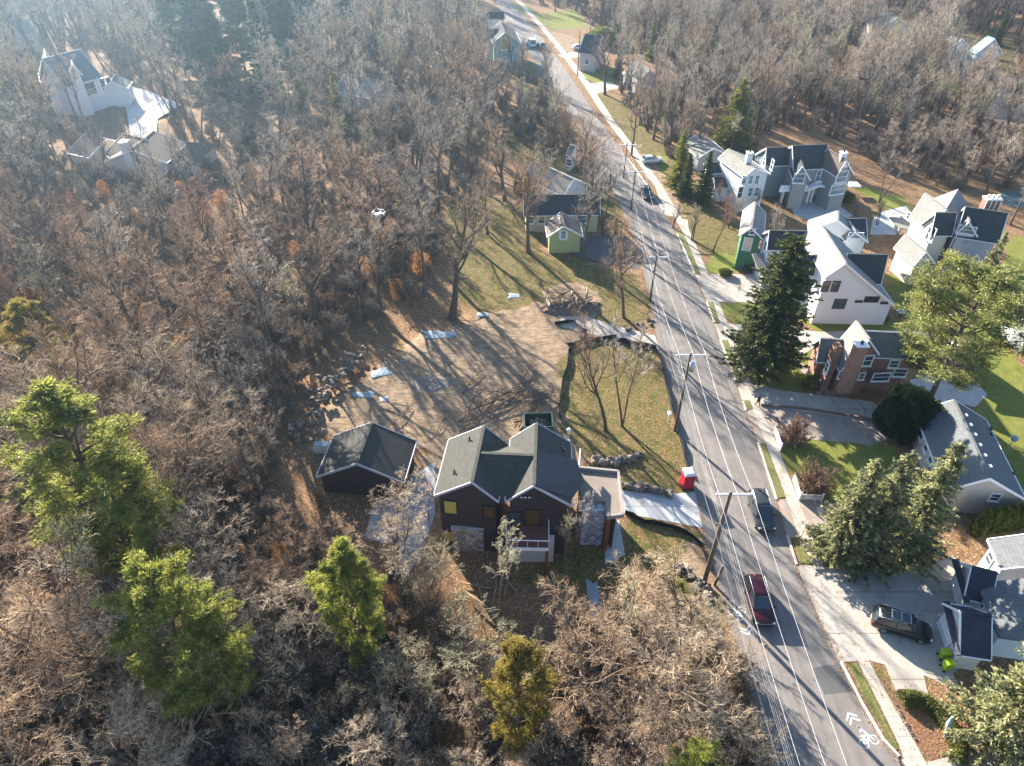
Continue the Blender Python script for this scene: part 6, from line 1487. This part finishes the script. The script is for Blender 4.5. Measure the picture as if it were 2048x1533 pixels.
# fallen leaves along kerbs, verges, lawns and the edge of the drives
lr = np.random.default_rng(12); L_ = []
def leafline(pts_, n, sd_):
    P = np.array([G(p)[:2] for p in densify(pts_, 10)]); j = lr.integers(0, len(P) - 1, n); f = lr.random((n, 1)); L_.append(P[j] * (1 - f) + P[j + 1] * f + lr.normal(0, sd_, (n, 2)))
leafline(RR[10:-1], 1500, .22); leafline(SWL[4:], 450, .5); leafline(SWR[4:], 500, .6); leafline(RL[7:-1], 2400, .3); leafline(HP, 500, .9)
for a_, c_, n_ in (((1560,902), (1690,1000), 500), ((1640,1075), (1840,1130), 900), ((1480,700), (1610,790), 700), ((1130,700), (1360,950), 3200), ((930,420), (1290,640), 3500), ((1395,555), (1530,600), 250), ((1640,1140), (1860,1340), 60), ((1850,1360), (2040,1520), 900)):
    x0, y0, x1, y1 = a_[0], a_[1], c_[0], c_[1]; L_.append(np.array([G((lr.uniform(x0, x1), lr.uniform(y0, y1)))[:2] for _ in range(n_)]))
LP = np.concatenate(L_); n_ = len(LP); C = np.concatenate([LP, lr.uniform(.03, .07, (n_, 1))], 1); a = lr.random(n_) * 6.28; s_ = lr.uniform(.035, .075, (n_, 1)); tz = lr.normal(0, .02, (2, n_))
v_, f_ = quads(C, np.stack([np.cos(a), np.sin(a), tz[0] * 5], 1) * s_, np.stack([-np.sin(a), np.cos(a), tz[1] * 5], 1) * s_ * .7)
tag(link("fallen_leaves", npmesh("fallen_leaves", v_, f_), mat("dry_leaf", (.30, .17, .08), .8, .6, 3, 0)), "brown fallen leaves scattered along kerbs and lawns", "leaves", None, "stuff")
# ------------------------------------------------------------------ woods: separate trees, then the far rest as one mass
WL = [(-900,-60),(-500,700),(-300,1700),(1560,1700),(1525,1533),(1478,1380),(1452,1300),(1400,1275),(1300,1300),(1230,1260),(1120,1250),(1075,1330),(960,1300),(880,1220),(780,1190),(700,1150),(640,1090),(560,1000),(555,880),(590,790),(640,720),(700,650),(850,600),(880,500),(880,420),(950,355),(1030,290),(1075,300),(1150,330),(1190,420),(1210,370),(1150,280),(1095,185),(1050,140),(960,125),(930,60),(960,-30),(960,-60)]
WR = [(1040,-60),(1085,30),(1150,20),(1190,60),(1225,130),(1240,200),(1300,280),(1330,310),(1360,340),(1420,320),(1480,320),(1530,265),(1600,260),(1700,290),(1770,345),(1850,370),(1940,385),(2060,400),(2100,450),(2900,500),(2600,-60)]
KEEP = [  # openings between the trees: houses, drives, pools of lawn
 [(60,120),(200,95),(260,170),(330,190),(380,215),(320,280),(260,290),(60,230)],[(160,285),(310,255),(420,300),(400,340),(180,330)],
 [(700,165),(790,165),(800,200),(700,190)],[(1725,20),(1820,20),(1840,130),(1740,130)],[(1880,65),(2020,65),(2060,190),(1950,200),(1880,170)],
 [(1980,150),(2090,150),(2110,270),(1960,260)],[(1640,5),(1700,5),(1700,30),(1640,30)],[(1590,140),(1800,150),(1800,170),(1590,160)],
 [(1380,260),(1440,260),(1450,310),(1380,310)],[(930,20),(1100,10),(1120,130),(940,130)],
 [(850,1090),(1010,1150),(1110,1300),(1080,1400),(960,1330),(880,1250)],[(200,235),(330,200),(360,250),(220,290)],
 [(1130,55),(1230,60),(1240,130),(1150,130)],[(1240,105),(1330,105),(1330,190),(1250,190)],[(985,160),(1050,160),(1060,190),(985,190)],
 [(320,-60),(670,-60),(655,150),(640,250),(420,270),(335,200)],
]
gWL, gWR, gK = GP(WL), GP(WR), [GP(k) for k in KEEP]
def in1(x, y, poly): return bool(inside(np.array([x]), np.array([y]), poly)[0])
pts = []; rr_ = random.Random(5); cell = {}
def ok(x, y, dmin):
    cx, cy = int(x // 8), int(y // 8)
    for i in (-1, 0, 1):
        for j in (-1, 0, 1):
            for (a, c) in cell.get((cx + i, cy + j), ()):
                if (a - x) ** 2 + (c - y) ** 2 < dmin * dmin: return False
    return True
for k in range(60000):
    y = rr_.uniform(12, 335); x = rr_.uniform(-.85 * y - 28, .85 * y + 28)
    qx, qy = proj((x, y, 0)); dm = (3.6 if qx > 900 else 5.4) if y < 46 else 6.8 if 560 < qx < 930 and 420 < qy < 720 else 5.0 if y < 60 else 6.3 if y < 125 and qx < 1300 else 5.8 if qx < 1200 else 4.0
    if not ok(x, y, dm): continue
    lft = in1(x, y, gWL)
    if not lft and not in1(x, y, gWR): continue
    if any(in1(x, y, q) for q in gK): continue
    if any((a - x) ** 2 + (c - y) ** 2 < e * e for a, c, e in USED): continue
    cell.setdefault((int(x // 8), int(y // 8)), []).append((x, y)); pts.append((x, y, lft))
pts.sort(key=lambda q: hypot(hypot(q[0], q[1]), CAMZ))
def region(x, y, lft):
    px, py = proj((x, y, 0))
    if lft:
        if py > 1200: return ("bare tree in the tangled brown woods along the bottom of the picture", "bottom woods") if px < 1050 else ("low bare tree with pale tangled twigs beside the lower left kerb", "roadside thicket")
        if py > 800: return ("bare tree in the dense woods left of the dark garage", "woods left of the garage")
        if py > 500: return ("tall thin trunked bare tree in the sunlit woods above the boulder wall", "woods above the boulder wall") if px > 300 else ("bare tree in the woods at the left edge above the green pines", "woods at the left edge")
        if py > 290: return ("grey bare tree in the middle woods left of the yellow house", "middle woods") if px > 430 else ("bare tree in the woods below the brown roofed house", "woods below the brown roof")
        return ("hazy bare tree in the upper left woods", "upper left woods")
    if px < 1500: return ("bare tree in the woods right of the far road", "woods right of the far road")
    if py > 200: return ("bare tree on the slope directly behind the blue grey and tan houses", "woods behind the right hand houses")
    return ("grey bare tree in the far woods at the upper right", "upper right woods")
NIND = max(0, 292 - sum(1 for o in COL.objects if o.get("category") == "bare tree"))
far_pts = []
for i, (x, y, lft) in enumerate(pts):
    h = rr_.uniform(14, 22)
    px, py = proj((x, y, 0))
    if lft and px > 1080 and py > 1130: h = rr_.uniform(5, 8.5)      # thicket beside the road
    elif lft and py > 1180 and px > 820: h = rr_.uniform(6, 9.5) if py < 1420 or px < 1120 else rr_.uniform(8, 12)
    elif lft and px > 520 and py > 1080: h = rr_.uniform(8.5, 12)
    elif lft and px > 1000 and py < 460: h = rr_.uniform(9, 13)
    elif not lft and py > 300: h = rr_.uniform(9, 14)
    elif lft and (140 < px < 520) and 285 < py < 520: h = rr_.uniform(8, 13)
    if not lft and py <= 300: h = rr_.uniform(12, 17)
    if lft and py > 780: kk = rr_.choice('bdbcga' if rr_.random() < .6 else 'abecf')
    elif lft and py > 480: kk = rr_.choice('aabbdcfg')
    else: kk = rr_.choice('aaceecfaed')
    if lft and 560 < px < 930 and 420 < py < 720: kk = rr_.choice('aaddb')
    if y < 52: kk = rr_.choice('12341234' + ('5' if h < 9 else '1')); kk = 'n' + kk
    elif lft and 52 <= y < 75 and rr_.random() < .35: kk = rr_.choice(('n1', 'n2', 'n4'))
    if i < NIND:
        lb, gr = region(x, y, lft); lb = lb.replace('bare tree', {'a': 'broad crowned bare tree', 'b': 'brown twigged bare tree', 'c': 'multi stemmed bare tree', 'd': 'low branching bare tree', 'e': 'twin stemmed bare tree', 'f': 'slender bare tree', 'g': 'russet bare tree', 'n1': 'pale curly twigged bare tree', 'n2': 'bronze twigged forked bare tree', 'n3': 'pale many stemmed bare tree', 'n4': 'bronze wide crowned bare tree', 'n5': 'low olive twigged tree'}[kk], 1)
        tree(kk, W(x, y), h, lb, "bare tree", "bare_tree", gr, rr_.uniform(.95, 1.25), (rr_.gauss(0, .05), rr_.gauss(0, .05)))
    else: far_pts.append((x, y, h / 18, kk))
print("WOODS", len(pts), "individual", min(NIND, len(pts)), "far", len(far_pts))

def instancer(name, P, S, src, label, cat, zoff=0.0, seed=0):
    """one object whose points carry copies of real meshes (for a mass nobody could count)"""
    me = bpy.data.meshes.new(name); me.vertices.add(len(P)); me.vertices.foreach_set("co", np.asarray(P, dtype=np.float32).ravel())
    a = me.attributes.new("sc", 'FLOAT', 'POINT'); a.data.foreach_set("value", np.asarray(S, dtype=np.float32))
    o = link(name, me); ng = bpy.data.node_groups.new(name + "_nodes", 'GeometryNodeTree')
    ng.interface.new_socket("Geometry", in_out='INPUT', socket_type='NodeSocketGeometry'); ng.interface.new_socket("Geometry", in_out='OUTPUT', socket_type='NodeSocketGeometry')
    N = ng.nodes; L = ng.links; gi = N.new("NodeGroupInput"); go = N.new("NodeGroupOutput")
    g2i = N.new("GeometryNodeGeometryToInstance")
    for q in reversed(src):
        jj = N.new("GeometryNodeJoinGeometry")
        for qq in q:
            oi = N.new("GeometryNodeObjectInfo"); oi.inputs["Object"].default_value = qq; oi.transform_space = 'ORIGINAL'
            L.new(oi.outputs["Geometry"], jj.inputs[0])
        one = N.new("GeometryNodeGeometryToInstance"); L.new(jj.outputs[0], one.inputs[0]); L.new(one.outputs[0], g2i.inputs[0])
    # g2i wraps all; use the separate list instead
    jn = N.new("GeometryNodeJoinGeometry")
    for n_ in [x for x in N if x.bl_idname == "GeometryNodeGeometryToInstance" and x != g2i]: L.new(n_.outputs[0], jn.inputs[0])
    N.remove(g2i)
    iop = N.new("GeometryNodeInstanceOnPoints"); L.new(gi.outputs[0], iop.inputs["Points"]); L.new(jn.outputs[0], iop.inputs["Instance"])
    iop.inputs["Pick Instance"].default_value = True
    ri = N.new("FunctionNodeRandomValue"); ri.data_type = 'INT'; ri.inputs["Min"].default_value = 0; ri.inputs["Max"].default_value = len(src) - 1; ri.inputs["Seed"].default_value = seed
    L.new([s for s in ri.outputs if s.type == 'INT'][0], iop.inputs["Instance Index"])
    rv = N.new("FunctionNodeRandomValue"); rv.data_type = 'FLOAT_VECTOR'; rv.inputs[0].default_value = (-.06, -.06, 0); rv.inputs[1].default_value = (.06, .06, 6.28); rv.inputs["Seed"].default_value = seed + 1
    L.new(rv.outputs[0], iop.inputs["Rotation"])
    na = N.new("GeometryNodeInputNamedAttribute"); na.data_type = 'FLOAT'; na.inputs[0].default_value = "sc"
    L.new([s for s in na.outputs if s.type == 'VALUE'][0], iop.inputs["Scale"])
    L.new(iop.outputs[0], go.inputs[0])
    md = o.modifiers.new("scatter", 'NODES'); md.node_group = ng
    return tag(o, label, cat, None, "stuff")
def src_objs(key):
    t, c, H = PROTO[key]
    tr = [o for o in COL.objects if o.data is t][:1]; cr = [o for o in COL.objects if o.data is c][:1]
    return tr + cr
if far_pts:
    instancer("far_woods", [(x, y, 0) for x, y, s, k in far_pts], [s for x, y, s, k in far_pts], [src_objs(k) for k in 'aaceedf'], "grey brown mass of bare winter trees filling the far woods", "woods", seed=3)
# brush under the trees
bp = []; bs = []
for k in range(200000):
    y = rr_.uniform(12, 300); x = rr_.uniform(-.85 * y - 28, .85 * y + 28)
    if rr_.random() > (1.0 if y < 110 else .45): continue
    if not (in1(x, y, gWL) or in1(x, y, gWR)) or any(in1(x, y, q) for q in gK): continue
    bp.append((x, y, -.1)); s = rr_.uniform(.35, .95); bs.append(s)
    if len(bp) > 8000: break
tree('shrub', (640,1010), 2.6, "bare brown shrub beside the front of the dark garage", "bush", "bare_bush")
tree('brush', (1420,1300), 2.8, "pale bare shrub beside the lower left kerb near the red car", "bush", "bare_bush")
instancer("undergrowth", bp, bs, [src_objs('shrub'), src_objs('brush')], "tangled bare undergrowth covering the woodland floor", "undergrowth", seed=9)

# young beeches keeping their orange leaves, and logs on the woodland floor
k = 0
while k < 34:
    px, py = rr_.uniform(0, 900), rr_.uniform(330, 1300)
    if k < 6: px, py = ((420,455), (255,545), (40,520), (520,690), (330,640), (150,900))[k]
    q = G((px, py))
    if k >= 6 and not in1(q[0], q[1], gWL): continue
    k += 1; tree('beech', (px, py), rr_.uniform(2.2, 4.5), "sapling with dry orange leaves among the bare trees of the left woods", "sapling", "beech_sapling", "orange leaved saplings in the left woods", rr_.uniform(.6, 1.0), excl=0)

for p_, t_, l_ in (((1335,310), 225, "grey bare tree beside the silver car by the far pavement"), ((1300,255), 160, "grey bare tree on the straw lawn right of the far road"), ((1262,215), 120, "bare tree in front of the pale garage right of the far road"), ((1455,455), 380, "low bare tree between the road bend and the green house"), ((1500,425), 365, "bare tree behind the green house beside the white two storey house"), ((1345,455), 390, "small bare tree by the narrow verge at the road bend")):
    T('c', p_, t_, l_, group=GR, sx=1.1)
HAZE = 0.00037
# ------------------------------------------------------------------ haze
b = MB(); b.box((0, 400, 33), (1500, 900, 70)); hz = b.build("haze")
m = bpy.data.materials.new("haze_air"); m.use_nodes = True; n = m.node_tree.nodes; n.remove(n["Principled BSDF"])
pv = n.new("ShaderNodeVolumePrincipled"); pv.inputs["Color"].default_value = (.5, .75, 1, 1); pv.inputs["Density"].default_value = HAZE; pv.inputs["Anisotropy"].default_value = .78
m.node_tree.links.new(pv.outputs[0], n["Material Output"].inputs["Volume"]); hz.data.materials.append(m); tag(hz, kind="stuff"); hz["label"] = "pale winter haze"
